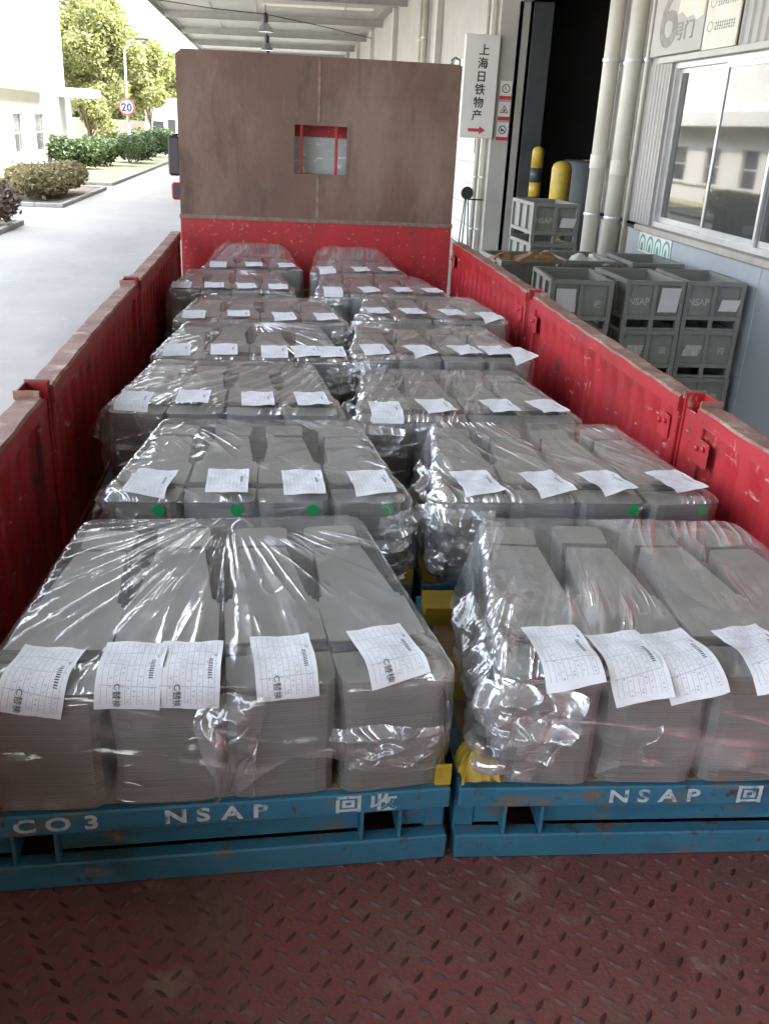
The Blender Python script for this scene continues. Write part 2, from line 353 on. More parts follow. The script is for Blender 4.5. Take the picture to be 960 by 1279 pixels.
    t.links.new(mx.outputs[0], t.nodes['Material Output'].inputs[0]); return m
M['film'] = filmmat()
def labelmat():
    """white form with ruled lines, small print and a bar code, laid out in the sheet's own UV"""
    m, t, b = nodes('printed_form'); uv = N(t, 'ShaderNodeUVMap').outputs[0]
    s = N(t, 'ShaderNodeSeparateXYZ'); t.links.new(uv, s.inputs[0]); U, V = s.outputs[0], s.outputs[1]
    def mth(op, a, c=None, d=None):
        n = N(t, 'ShaderNodeMath', operation=op)
        for i, q in enumerate((a, c, d)):
            if q is None: continue
            if isinstance(q, (int, float)): n.inputs[i].default_value = q
            else: t.links.new(q, n.inputs[i])
        return n.outputs[0]
    inr = lambda x, a, c: mth('MULTIPLY', mth('GREATER_THAN', x, a), mth('LESS_THAN', x, c))
    lineu = mth('LESS_THAN', mth('FRACT', mth('MULTIPLY', U, 11.0)), .10)
    linev = mth('LESS_THAN', mth('FRACT', mth('MULTIPLY', V, 4.0)), .03)
    area = mth('MULTIPLY', inr(U, .06, .95), inr(V, .06, .95))
    lines = mth('MULTIPLY', mth('MAXIMUM', lineu, linev), area)
    cm = N(t, 'ShaderNodeCombineXYZ'); t.links.new(mth('MULTIPLY', U, 11.0), cm.inputs[0]); t.links.new(mth('MULTIPLY', V, 60.0), cm.inputs[1])
    tx = N(t, 'ShaderNodeTexNoise'); tx.inputs['Scale'].default_value = 1.0; tx.inputs['Detail'].default_value = 2; t.links.new(cm.outputs[0], tx.inputs['Vector'])
    prn = mth('MULTIPLY', mth('GREATER_THAN', tx.outputs['Fac'], .60), mth('MULTIPLY', area, inr(mth('FRACT', mth('MULTIPLY', U, 11.0)), .3, .8)))
    bars = mth('GREATER_THAN', mth('FRACT', mth('MULTIPLY', V, 37.0)), .45)
    bar = mth('MULTIPLY', bars, mth('MULTIPLY', inr(U, .80, .87), inr(V, .34, .62)))
    sl = mth('MULTIPLY', mth('GREATER_THAN', mth('FRACT', mth('ADD', mth('MULTIPLY', V, 28.0), mth('MULTIPLY', U, 20.0))), .5), mth('MULTIPLY', inr(U, .88, .93), inr(V, .66, .72)))
    col = mixc(t, mth('MULTIPLY', lines, .75), (.72, .72, .74), (.30, .33, .42))
    col = mixc(t, mth('MULTIPLY', prn, .6), col, (.25, .27, .33))
    col = mixc(t, mth('MAXIMUM', bar, sl), col, (.06, .06, .07))
    t.links.new(col, b.inputs['Base Color']); b.inputs['Roughness'].default_value = .75; return m
M['form'] = labelmat()
def glassmat(name, tint=(.55, .60, .60), refl=1.0, trans=.75):
    m, t, b = nodes(name); t.nodes.remove(b)
    gl = N(t, 'ShaderNodeBsdfGlossy'); gl.inputs['Roughness'].default_value = .03
    tr = N(t, 'ShaderNodeBsdfTransparent'); tr.inputs[0].default_value = (*[x*trans for x in tint], 1)
    fr = N(t, 'ShaderNodeFresnel'); fr.inputs[0].default_value = 1.52
    fm = N(t, 'ShaderNodeMath', operation='MULTIPLY_ADD'); t.links.new(fr.outputs[0], fm.inputs[0]); fm.inputs[1].default_value = 1.1*refl; fm.inputs[2].default_value = .02; fm.use_clamp = True
    du = N(t, 'ShaderNodeBsdfDiffuse'); du.inputs[0].default_value = (.5, .5, .47, 1); dm = N(t, 'ShaderNodeMixShader'); dm.inputs[0].default_value = .14   # dust on the pane
    t.links.new(tr.outputs[0], dm.inputs[1]); t.links.new(du.outputs[0], dm.inputs[2])
    mx = N(t, 'ShaderNodeMixShader'); t.links.new(fm.outputs[0], mx.inputs[0]); t.links.new(dm.outputs[0], mx.inputs[1]); t.links.new(gl.outputs[0], mx.inputs[2])
    t.links.new(mx.outputs[0], t.nodes['Material Output'].inputs[0]); return m
M['glass'] = glassmat('window_glass')
M['darkglass'] = pm('far_glass', (.060, .062, .066), (.045, .047, .052), .7, .2)
M['cabglass'] = pm('dusty_glass', (.42, .45, .44), (.36, .39, .38), 3, .35, wear=[((.75, .74, .70), 9, .55, .62, (1, 1, 2.5))])
def skylightmat():
    m, t, b = nodes('skylight_sheet'); tr = N(t, 'ShaderNodeBsdfTranslucent'); tr.inputs[0].default_value = (.30, .29, .26, 1)
    b.inputs['Base Color'].default_value = (.55, .54, .5, 1); mx = N(t, 'ShaderNodeMixShader'); mx.inputs[0].default_value = .5
    t.links.new(b.outputs[0], mx.inputs[1]); t.links.new(tr.outputs[0], mx.inputs[2]); t.links.new(mx.outputs[0], t.nodes['Material Output'].inputs[0]); return m
M['skylight'] = skylightmat()

G = -1.5                                  # yard level below the truck deck (deck = 0)
rng = random.Random(7)

# ------------------------------------------------------------------ setting
struct(MB().add([(-400,-300,G),(400,-300,G),(400,600,G),(-400,600,G)], [(0,1,2,3)]).build('ground', M['concrete']))

# ================================================================== warehouse
wh = thing('warehouse', (5.1, 14, G), 'grey clad warehouse with an open loading door and blue-grey lower wall', 'warehouse')
def wbuild(mb, name, mat, parent=wh, smooth=False):
    o = mb.build(name, mat, parent, smooth)
    if parent is wh: o.location = (-5.1, -14, -G)
    return o
WX = 5.1
# front walls (x = WX..WX+.25) with openings: window y 5.4..12.0, door y 14.6..21.3
wbuild(slab([-62, 5.4, 12.0, 14.6], [.45, 2.62, 7.0], {(1, 0)}, WX, WX+.25, 'x'), 'upper_wall', M['clad'])  # unseen length behind the camera, added to keep rear light off the truck
wbuild(slab([21.3, 24.2, 29.5, 82], [G, 3.6, 7.0], {(1, 0)}, WX, WX+.25, 'x'), 'far_wall', M['clad'])
wbuild(slab([14.6, 21.3], [4.35, 7.0], set(), WX, WX+.25, 'x'), 'door_head', M['clad'])
for k, y0 in enumerate([-23.6, -19.6, -15.6, -11.6, -7.6, -3.6, .4, 4.42, 8.42]):
    if k == 0: y0 = -61.9
    y1 = (-19.61 if k == 0 else y0 + 3.99) if k < 8 else 12.62
    wbuild(MB().bbox(WX-.03, WX+.2, y0, y1, G, .36, .006), 'wall_panel', M['bluewall'])
wbuild(MB().bbox(WX-.02, WX+.22, 12.64, 14.6, G, .36, .006), 'wall_panel', M['pilaster'])
wbuild(MB().bbox(WX-.10, WX+.25, -61.9, 12.3, .362, .449, .012), 'window_sill', M['sill'])
wbuild(MB().bbox(WX-.05, WX+.02, -61.9, 12.4, 2.622, 2.70, .006), 'lintel', M['pilaster'])
# profiled cladding sheets above the lintel, standing ribs
for y0 in (4.0, 6.0, 8.0):
    mb = MB(); y = y0; pts = []
    while y < y0 + 1.985:
        pts += [(y, 0), (y+.13, 0), (y+.15, .03), (y+.18, .03), (y+.2, 0)]; y += .2
    vs = []; fs = []
    for i, (yy, d) in enumerate(pts):
        vs += [(WX-.012-d, yy, 2.705), (WX-.012-d, yy, 6.9)]
        if i: fs.append((2*i-2, 2*i, 2*i+1, 2*i-1))
    mb.add(vs, fs); wbuild(mb, 'cladding_sheet', M['clad'])
mb = MB(); y = 12.08; pts = []
while y < 12.75: pts += [(y, 0), (y+.07, 0), (y+.085, .02), (y+.105, .02), (y+.12, 0)]; y += .12
vs = []; fs = []
for i, (yy, d) in enumerate(pts):
    vs += [(WX-.008-d, yy, .455), (WX-.008-d, yy, 2.62)]
    if i: fs.append((2*i-2, 2*i, 2*i+1, 2*i-1))
wbuild(MB().add(vs, fs), 'cladding_sheet', M['clad'])
# the window: reveal, frame, sliding sashes
win = wbuild(slab([5.4, 5.46, 11.94, 12.0], [.45, .52, 2.55, 2.62], {(1, 1)}, WX+.05, WX+.17, 'x'), 'window', M['alu'])
for k, (a, c) in enumerate(((10.38, 11.94), (8.92, 10.42), (7.30, 8.96), (5.46, 7.34))):
    x = WX + (.075 if k % 2 else .12)
    sa = slab([a, a+.055, c-.055, c], [.52, .59, 2.49, 2.55], {(1, 1)}, x, x+.035, 'x').build('sash', M['alu'], win)
    MB().box(x+.014, x+.02, a+.05, c-.05, .585, 2.495).build('pane', M['glass'], win)
# office behind the window, loading bay behind the door: real rooms
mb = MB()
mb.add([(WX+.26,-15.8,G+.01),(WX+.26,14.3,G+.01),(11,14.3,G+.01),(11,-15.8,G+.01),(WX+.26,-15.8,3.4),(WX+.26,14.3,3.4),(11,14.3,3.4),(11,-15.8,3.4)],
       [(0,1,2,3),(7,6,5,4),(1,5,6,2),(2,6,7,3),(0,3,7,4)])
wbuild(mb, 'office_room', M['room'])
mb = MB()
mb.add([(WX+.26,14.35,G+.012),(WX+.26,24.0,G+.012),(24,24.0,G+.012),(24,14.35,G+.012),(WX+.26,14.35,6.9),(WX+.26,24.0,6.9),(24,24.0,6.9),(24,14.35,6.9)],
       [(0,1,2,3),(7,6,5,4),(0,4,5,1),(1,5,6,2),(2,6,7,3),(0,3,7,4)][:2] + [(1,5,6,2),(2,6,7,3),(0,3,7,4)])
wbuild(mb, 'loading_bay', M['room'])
# roof and back so that no daylight leaks in
wbuild(MB().box(WX-.0, 40, -62, 82, 7.0, 7.25), 'roof', M['canopy'])
wbuild(MB().box(WX+.3, 40, -62.3, -62.0, G, 7.0), 'end_wall', M['clad'])
wbuild(MB().box(WX+.0, 40, 82, 82.3, G, 7.0), 'end_wall', M['clad'])
wbuild(MB().box(39.7, 40, -62, 82, G, 7.0), 'back_wall', M['clad'])
# door curtain strip at the far jamb
wbuild(MB().box(WX+.3, WX+.75, 21.15, 21.2, G+.02, 4.35), 'door_curtain', M['curtain'])
# far white door with a small window
dr = wbuild(MB().bbox(WX+.06, WX+.12, 24.2, 29.5, G, 3.6, .005), 'white_door', M['whitepanel'])
for k in range(9): MB().box(WX+.035, WX+.06, 24.25, 29.45, G+.05+k*.56, G+.08+k*.56).build('door_rib', M['pilaster'], dr)
MB().bbox(WX+.03, WX+.059, 24.55, 25.35, 1.05, 1.5, .01).build('door_window', M['dark'], dr)
# pilasters carrying the canopy
for y in (23.2, 32.0, 44.3, 54.9, 64.2, 73.0):
    wbuild(MB().bbox(WX-.22, WX-.002, y-.2, y+.2, G, 6.5, .01), 'pilaster', M['pilaster'])
wbuild(MB().bbox(WX-.42, WX+.10, 21.3, 21.72, G, 6.5, .012), 'door_column', M['pilaster'])
wbuild(MB().bbox(WX-.06, WX+.1, 14.62, 14.8, G, 4.35, .01), 'door_jamb', M['pilaster'])

# downpipes: each a thing with clamps
def pipe(x, y, r, z0, z1, clamps, label, sockets=()):
    t = thing('downpipe', (x, y, z0), label, 'pipe', 'downpipes on the warehouse wall')
    MB().lathe([(r, 0), (r, z1-z0)], 20).build('pipe_run', M['pipe'], t, True)
    for z in clamps:
        MB().lathe([(r+.012, z-z0-.025), (r+.016, z-z0), (r+.012, z-z0+.025)], 20).build('clamp', M['alu'], t)
    for z in sockets:
        MB().lathe([(r+.003, z-z0-.12), (r+.014, z-z0-.10), (r+.014, z-z0+.10), (r+.003, z-z0+.12)], 20).build('socket', M['pipe'], t)
    return t
pipe(4.94, 14.12, .125, G, 6.4, (2.76, .42), 'pale stained downpipe beside the dark loading door', (1.25,))
pipe(4.94, 13.10, .125, G, 6.4, (2.70, .45), 'pale downpipe beside the numbered gate plate', (1.20,))
pipe(5.03, 12.78, .035, G, 6.4, (2.70,), 'thin conduit between the pale downpipe and the window')
pipe(5.02, 13.64, .03, G, 6.4, (2.70,), 'thin conduit between the two pale downpipes')
pipe(4.44, 21.55, .055, G, 6.4, (.6, -.6), 'white pipe under the arrow sign, farther from the column')
pipe(4.60, 21.55, .065, G, 6.4, (.6, -.6), 'white pipe under the arrow sign, against the column')
pipe(4.93, 34.6, .12, G, 6.4, (4.6,), 'far white downpipe beyond the white door')
pipe(4.93, 35.6, .08, G, 6.4, (4.6,), 'slim far downpipe beside the far white pipe')

# canopy over the truck
can = thing('loading_canopy', (0, 30, 6.4), 'wide grey steel canopy over the truck with cross beams', 'canopy')
def zc(x): return 6.42 + (x + 5.8)/10.9*.14
ys = [-8]; sky_h = set(); cuts = [-8.0]
skl = [(48.2, 49.4), (53.0, 54.2)]
xs = [-5.8, -.9, 1.6, 4.2, 5.1]
yc = sorted([-62.0, 82.0] + [q for p in ((12, 13.2), (22, 23.2), (45.6, 46.8), (53.4, 54.6)) for q in p])  # roof runs on unseen behind the camera, lengthened to cut light from behind
holes = set()
for j in range(len(yc)-1):
    if j % 2 == 1: holes |= {(1, j), (2, j)}
roof = slab(xs, yc, holes, 0, .05, 'z')
roof.v = [(x, y, z + zc(x)) for x, y, z in roof.v]
o = roof.build('roof_sheet', M['canopy'], can); o.location = (0, -30, -6.4)
for j in range(1, len(yc)-1, 2):
    for i in (1, 2):
        mb = MB().box(xs[i], xs[i+1], yc[j], yc[j+1], .01, .02); mb.v = [(x, y, z + zc(x)) for x, y, z in mb.v]
        o = mb.build('skylight', M['skylight'], can); o.location = (0, -30, -6.4)
for y in [-58, -49, -40, -31, -22, -13, -4, 5, 14, 23, 32, 41, 50.3, 59.3, 68.3, 77]:
    mb = MB()
    for (dz0, dz1, hw) in ((-.34, -.32, .10), (-.32, -.05, .012), (-.05, -.03, .10)):
        mb.box(-5.7, 5.08, y-hw, y+hw, dz0, dz1)
    mb.v = [(x, yy, z + zc(x)) for x, yy, z in mb.v]
    o = mb.build('beam', M['beam'], can); o.location = (0, -30, -6.4)
    for x in (-4.2, -1.9, .4, 2.7):
        mb = MB().box(x, x+.35, y-.06, y-.013, -.31, -.06); mb.v = [(a, yy, z + zc(x)) for a, yy, z in mb.v]
        o = mb.build('stiffener', M['beam'], can); o.location = (0, -30, -6.4)
for x in (-5.62, -3.3, -1.2, 2.9, 4.6):
    mb = MB().box(x-.035, x+.035, -61.9, 81.9, -.028, -.002); mb.v = [(a, y, z + zc(x)) for a, y, z in mb.v]
    o = mb.build('purlin', M['beam'], can); o.location = (0, -30, -6.4)
mb = MB().box(-5.86, -5.8, -62, 82, -.22, .10); mb.v = [(x, y, z + zc(-5.8)) for x, y, z in mb.v]
o = mb.build('gutter', M['beam'], can); o.location = (0, -30, -6.4)
# hanging lamps
for y, lab in ((46.0, 'bell-shaped grey lamp hanging from the canopy, closest to the headboard'), (58.0, 'bell-shaped grey lamp, the middle one of three under the canopy'), (68.0, 'bell-shaped grey lamp under the canopy, farthest from the headboard')):
    t = thing('pendant_lamp', (-.75, y, zc(-.75)), lab, 'lamp', 'pendant lamps under the canopy')
    MB().tube([(0, 0, 0), (0, 0, -.35)], .025, 6).build('cord', M['cable'], t)
    MB().lathe([(.08, -.75), (.13, -.72), (.14, -.42), (.06, -.33)], 12).build('housing', M['dark'], t, True)
    MB().lathe([(.34, -1.12), (.33, -1.12), (.29, -.98), (.16, -.80), (.10, -.74), (.09, -.74)], 16).build('shade', M['chrome'], t, True)
    MB().lathe([(.02, -1.08), (.09, -1.05), (.10, -.95), (.05, -.80)], 10).build('bulb', M['signwhite'], t, True)
tag(MB().tube([(-5.6, 44, 6.2), (-3, 45.5, 6.12), (-.75, 46, 6.08), (1.5, 48.5, 6.02), (4.9, 54, 6.0)], .02, 5).build('overhead_cable', M['cable']), 'thin black cable strung under the canopy past the lamps', 'cable')

# ---------------------------------------------------------------- signs on the warehouse
sg = thing('hanging_sign', (4.30, 21.24, 1.47), 'tall white sign with black characters and a red arrow', 'sign')
MB().bbox(-.40, .40, -.05, .05, 0, 2.17, .015).build('sign_box', M['signwhite'], sg)
for k, ch in enumerate('上海日铁物产'):
    text(ch, .245, M['ink'], (.045 - k*.012, -.052, 1.84 - k*.273), FRONT, sg, 'character', thick=.006)
ar = MB().prism([(-.20, -.035), (.06, -.035), (.06, -.085), (.21, 0), (.06, .085), (.06, .035), (-.20, .035)], 0, .003)
ar.v = [(x, -.054 + z*0 - z, y + .175) for x, y, z in ar.v]; ar.build('arrow', M['signred'], sg)
st = thing('warning_sticker', (4.93, 21.29, 2.30), 'strip of three round and triangular warning stickers on the door column', 'sticker')
for k in range(3):
    zc0 = .22 - k*.44
    MB().bbox(-.13, .15, -.006, 0, zc0-.20, zc0+.20, .002).build('backing', M['signwhite'], st)
    MB().box(-.13, .15, -.009, -.0065, zc0-.195, zc0-.115).build('red_strip', M['signred'], st)
    cxs = .01
    if k != 1:
        mb = MB(); n = 24; vs = []; fs = []
        for i in range(n):
            a = 2*PI*i/n; vs += [(cxs + .095*math.cos(a), -.009, zc0+.04+.095*math.sin(a)), (cxs + .075*math.cos(a), -.009, zc0+.04+.075*math.sin(a))]
            fs.append((2*i, 2*i+1, (2*i+3) % (2*n), (2*i+2) % (2*n)))
        mb.add(vs, fs).build('ring', M['ink'], st)
        if k == 0: text('5', .12, M['ink'], (cxs-.01, -.009, zc0+.04), FRONT, st, 'numeral')
        else:
            MB().prism([(cxs-.05, -.03), (cxs+.05, -.03), (cxs+.03, .01), (cxs, .0), (cxs-.03, .05)], 0, .002, M=Matrix(((1,0,0,0),(0,0,-1,-.008),(0,1,0,zc0+.04),(0,0,0,1)))).build('pictogram', M['ink'], st)
            MB().box(-.09, .09, -.0105, -.009, -.008, .008, M=Matrix.Translation((cxs, 0, zc0+.04)) @ Matrix.Rotation(R(40), 4, 'Y')).build('slash', M['ink'], st)
    else:
        vs = []
        for rr in (.115, .085):
            for i in range(3):
                a = PI/2 + i*2*PI/3; vs.append((cxs + rr*math.cos(a), -.009, zc0+.02+rr*math.sin(a)))
        MB().add(vs, [(0, 3, 4, 1), (1, 4, 5, 2), (2, 5, 3, 0)]).build('triangle', M['ink'], st)
        MB().prism([(cxs-.03, -.03), (cxs+.03, -.03), (cxs+.015, .03), (cxs-.01, .03)], 0, .002, M=Matrix(((1,0,0,0),(0,0,-1,-.008),(0,1,0,zc0+.02),(0,0,0,1)))).build('pictogram', M['ink'], st)
gs = thing('gate_sign', (WX-.06, 11.85, 2.72), 'faded gate number plate with a large six above the window', 'sign')
MB().bbox(-.012, .012, -.86, .86, 0, 1.05, .004).build('plate', M['clad'], gs)
text('6', 1.12, M['inkgrey'], (-.0135, .30, .44), WALLR, gs, 'numeral', bold=.012, sx=1.25)
text('号门', .24, M['inkgrey'], (-.0135, -.26, .25), WALLR, gs, 'character', thick=.007, sx=1.35)
mb = MB().prism([(-.82, .40), (-.62, .36), (-.5, .43), (-.3, .41), (-.12, .50), (.02, .48), (.0, .7), (.06, 1.0), (-.84, 1.0)], 0, .002)
mb.v = [(-.0135 - z, x, y) for x, y, z in mb.v]; mb.build('torn_paper', M['cream'], gs)
ns = thing('notice_plate', (WX-.06, 10.48, 2.70), 'yellowed notice plate with three lines of small print above the window', 'sign')
MB().bbox(-.012, .012, -.47, .47, 0, 1.05, .004).build('plate', M['cream'], ns)
for k in range(3):
    zz = .80 - k*.27
    mb = MB(); vs = []; fs = []
    for i in range(16):
        a = 2*PI*i/16; vs += [(-.0135, .30 + .085*math.cos(a), zz + .06*math.sin(a)), (-.0135, .30 + .07*math.cos(a), zz + .05*math.sin(a))]; fs.append((2*i, (2*i+2) % 32, (2*i+3) % 32, 2*i+1))
    mb.add(vs, fs).build('bullet_ring', M['inkgrey'], ns)
    mb = MB(); r2 = random.Random(k)
    for i in range(9):
        y0 = .16 - i*.062
        for q in range(3):
            zq = zz - .05 + q*.035 + r2.uniform(-.006, .006); mb.box(-.0145, -.013, y0-.045*r2.uniform(.5, 1), y0, zq, zq+.013)
        mb.box(-.0145, -.013, y0-.03, y0-.02, zz-.05, zz+.045)
    mb.build('small_print', M['inkgrey'], ns)
gp = thing('pictogram_strip', (WX-.04, 11.55, .10), 'strip of green and white pictograms under the window sill', 'sticker')
MB().bbox(-.006, .006, -.60, .60, -.02, .26, .002).build('backing', M['signwhite'], gp)
for k in range(4):
    yk = .45 - k*.3
    vs = []; fs = []
    for i in range(13):
        a = PI*i/12; vs += [(-.0075, yk + .125*math.cos(a), .10 + .13*math.sin(a)), (-.0075, yk + .085*math.cos(a), .10 + .09*math.sin(a))]
        if i: fs.append((2*i-2, 2*i-1, 2*i+1, 2*i))
    vs += [(-.0075, yk+.125, .0), (-.0075, yk+.085, .0), (-.0075, yk-.125, .0), (-.0075, yk-.085, .0)]
    fs += [(0, 26, 27, 1), (24, 25, 29, 28)]
    MB().add(vs, fs).build('arch', M['green'], gp)
    mb = MB().prism([(-.05, 0), (.05, 0), (.035, .09), (.0, .13), (-.03, .09)], 0, .002); mb.v = [(-.0075 - z, x + yk, y) for x, y, z in mb.v]
    mb.build('figure', M['green'], gp)

# ---------------------------------------------------------------- bollards and stand in the doorway
def bollard(x, y, r, h, bands, label):
    t = thing('bollard', (x, y, G+.012), label, 'bollard', 'bollards in the loading door')
    z = 0
    for zz, mm in bands:
        top = zz >= h
        prof = [(r, z), (r, min(zz, h-r*.8))]
        if top: prof += [(r*.92, h-r*.45), (r*.7, h-r*.18), (r*.35, h-.03*r), (.01, h)]
        MB().lathe(prof, 20).build('band', M[mm], t, True); z = zz
    return t
bollard(5.40, 19.6, .13, 2.86, [(.5, 'yellow'), (1.0, 'dark'), (1.45, 'yellow'), (1.82, 'dark'), (2.12, 'yellow'), (2.42, 'dark'), (2.86, 'yellow')], 'tall black and yellow striped post inside the loading door')
bollard(5.62, 18.4, .21, 2.62, [(2.62, 'yellow')], 'thick yellow post with a pale dome top inside the loading door')
for x, y, h, lab in ((6.9, 20.5, 2.6, 'dark wrapped roll standing behind the striped post'), (7.5, 18.9, 2.6, 'dark wrapped roll standing behind the domed yellow post')):
    t = thing('wrapped_roll', (x, y, G+.012), lab, 'roll', 'wrapped rolls inside the loading door')
    MB().lathe([(.62, 0), (.62, h-.05), (.58, h)], 24).build('roll_body', M['curtain'], t, True)
    MB().lathe([(.16, h), (.16, h+.02), (.10, h+.02)], 16).build('core', M['tan'], t)
t = thing('signal_stand', (4.16, 21.0, G), 'black disc on thin rods beside the white pipes', 'stand')
MB().lathe([(.14, -.02), (.15, 0), (.14, .02)], 20, M=Matrix.Translation((0, 0, 1.76)) @ Matrix.Rotation(PI/2, 4, 'X')).build('disc', M['black'], t)
for x in (-.16, -.04, .14): MB().tube([(x, 0, 0), (x*.25, 0, 1.66)], .016, 6).build('rod', M['dark'], t)
MB().tube([(.05, .02, 1.62), (.46, .30, 1.60)], .02, 6).build('clamp_arm', M['dark'], t)

# ---------------------------------------------------------------- steel bins
BW, BD, BH, BP = .70, 1.02, .43, .555
def bin_proto():
    t = thing('steel_bin', (0, 0, 0), 'bin', 'bin'); m = M['bin']; hw = BW/2
    leg = .125
    MB().bbox(-hw+.01, hw-.01, .01, BD-.01, leg, leg+.02, .003).build('floor_plate', m, t)
    for nm, (a, b_, c, d) in (('front_panel', (-hw+.03, hw-.03, .036, .042)), ('rear_panel', (-hw+.03, hw-.03, BD-.042, BD-.036)), ('side_panel', (-hw+.036, -hw+.042, .043, BD-.043)), ('side_panel', (hw-.042, hw-.036, .043, BD-.043))):
        MB().box(a, b_, c, d, leg+.02, leg+BH-.02).build(nm, m, t)
    rim = MB()
    for (z0, z1) in ((leg-.005, leg+.045), (leg+BH-.05, leg+BH)):
        rim.bbox(-hw, hw, 0, .045, z0, z1, .004); rim.bbox(-hw, hw, BD-.045, BD, z0, z1, .004)
        rim.bbox(-hw, -hw+.045, .046, BD-.046, z0, z1, .004); rim.bbox(hw-.045, hw, .046, BD-.046, z0, z1, .004)
    rim.build('rim', m, t)
    for sx in (-1, 1):
        for y in (0, BD-.05):
            x0 = -hw-.002 if sx < 0 else hw-.053
            MB().bbox(x0, x0+.055, y-.002, y+.052, 0, leg+BH-.002, .004).build('corner_post', m, t)
    MB().bbox(-.025, .025, .002, .035, 0, leg+BH-.05, .003).build('middle_post', m, t)
    for sx in (-1, 1):
        for y in (.33, .66): MB().bbox(sx*(hw-.018)-.016, sx*(hw-.018)+.016, y-.025, y+.025, leg+.05, leg+BH-.05, .003).build('side_post', m, t)
    for y in (.02, BD-.05): MB().bbox(-hw+.05, hw-.05, y, y+.03, .0, .03, .003).build('foot_rail', m, t)
    return t
bp_ = bin_proto(); used = [False]
def put_bin(x, y, z, rz, label, paper=None, txt=False, mark=False, group='stacked grey steel bins'):
    o = bp_ if not used[0] else copy_tree(bp_); used[0] = True
    o.location = (x, y, z); o.rotation_euler = (0, 0, rz); tag(o, label, 'bin', group)
    return o, paper, txt, mark
decor = []
def stack(x, y, rz, n, labels, top=None, decos=None):
    for k in range(n):
        o, *_ = put_bin(x + rng.uniform(-.012, .012), y + rng.uniform(-.015, .015), G + k*BP, rz + rng.uniform(-.012, .012), labels[k])
        decor.append((o, (decos or {}).get(k)))
stack(4.62, 8.48, -.02, 3, ['grey steel bin at the bottom of the stack against the blue wall', 'grey steel bin with a torn label, middle of the stack against blue wall', 'open grey steel bin with stencil and white slip, topmost against the blue wall'],
      decos={0: 'smudge', 1: 'smudge', 2: 'slipR'})
stack(3.88, 8.42, .03, 3, ['grey steel bin at the bottom of the stack second from the blue wall', 'grey steel bin with rubbed lettering, middle of stack second from the blue wall', 'open grey steel bin with big white slip, topmost second from the blue wall'],
      decos={0: 'smudge', 1: 'smudge', 2: 'bigslip'})
stack(2.98, 8.30, -.06, 3, ['grey steel bin lowest in the stack beside the truck rail', 'grey steel bin in the middle of the stack beside the truck rail', 'open grey steel bin with a slip on its left half beside the truck rail'], decos={2: 'slipL', 1: 'smudge'})
stack(4.50, 9.95, .0, 3, ['grey steel bin lowest behind the wall-side stack', 'grey steel bin second up behind the wall-side stack', 'open empty grey steel bin below the green pictograms'])
stack(3.62, 9.95, .02, 3, ['grey steel bin lowest in the stack under the white plastic bag', 'grey steel bin second up in the stack under the white plastic bag', 'grey steel bin holding a white plastic bag'])
stack(2.75, 9.75, .05, 3, ['grey steel bin lowest in the stack under the brown cloth', 'grey steel bin second up in the stack under the brown cloth', 'grey steel bin with brown cloth lying over its rim'])
stack(3.62, 11.75, .06, 4, ['grey steel bin lowest of the tallest stack, four bins high', 'grey steel bin second from bottom of the four-high stack', 'grey steel bin third up of the four-high stack', 'open grey steel bin topmost of the four-high stack by the door'], decos={3: 'slipR', 2: 'smudge'})
bp_hw = BW/2
def quadsheet(w_, h_, seed, nx=5, nz=5, amp=.006, skew=0):
    mb = MB(); r_ = random.Random(seed); vs = []; fs = []; uv = []
    for j in range(nz):
        for i in range(nx):
            u_, v_ = i/(nx-1), j/(nz-1)
            vs.append(((u_-.5)*w_ + skew*(v_-.5), -r_.uniform(0, amp)-.002, (v_-.5)*h_)); uv.append((u_, v_))
    for j in range(nz-1):
        for i in range(nx-1): fs.append((j*nx+i, j*nx+i+1, (j+1)*nx+i+1, (j+1)*nx+i))
    mb.add(vs, fs); mb.uv = uv; return mb
for o, d in decor:
    if d is None: continue
    if d == 'slipR': quadsheet(.22, .13, 3, skew=.03).build('paper_slip', M['paper'], o).location = (.185, .0, .125+.17)
    if d == 'bigslip': quadsheet(.23, .27, 4, skew=.02).build('paper_slip', M['paper'], o).location = (.175, .0, .125+.22)
    if d == 'slipL': quadsheet(.22, .25, 5, skew=-.01).build('paper_slip', M['paper'], o).location = (-.17, .0, .125+.21)
    if d == 'smudge': quadsheet(.20, .13, 6, skew=.05).build('torn_label', M['binlite'], o).location = (-.15, .035, .125+.19)
    if d in ('slipR', 'bigslip', 'smudge'): text('NSAP' if d != 'smudge' else '回', .105 if d != 'smudge' else .08, M['binlite'], (-.17 if d != 'smudge' else .2, .034, .125+.19), FRONT, o, 'stencil_lettering', bold=.002)
    if d == 'slipL': text('收', .09, M['binlite'], (.20, .034, .125+.17), FRONT, o, 'stencil_lettering', bold=.002)
# brown cloth over the rim, white bag
def crumple(name, cx, cy_, cz, sx, sy, amp, seed, mat, label, cat, n=34):
    g = np.linspace(-1, 1, n); X, Y = np.meshgrid(g, g); rr = np.maximum(np.abs(X), np.abs(Y))
    Z = (1 - rr**2)*amp + (ridge(X*1.6, Y*1.6, 0, seed, 1)-.5)*amp*.9*(1.1-rr) + ridge(X*3.5, Y*3.5, 0, seed+3, 1)*amp*.3
    Xo = X*sx + (vn(X*2, Y*2, 3, seed)-.5)*sx*.5; Yo = Y*sy + (vn(X*2, Y*2, 9, seed)-.5)*sy*.5
    vs = np.stack([Xo, Yo, np.maximum(Z, -.02)], -1).reshape(-1, 3); fs = [(j*n+i, j*n+i+1, (j+1)*n+i+1, (j+1)*n+i) for j in range(n-1) for i in range(n-1)]
    mb = MB(); mb.add([tuple(v) for v in vs], fs)
    return tag(mb.build(name, M[mat], None, True, (cx, cy_, cz)), label, cat)
ztop = G + 2*BP + .125 + BH
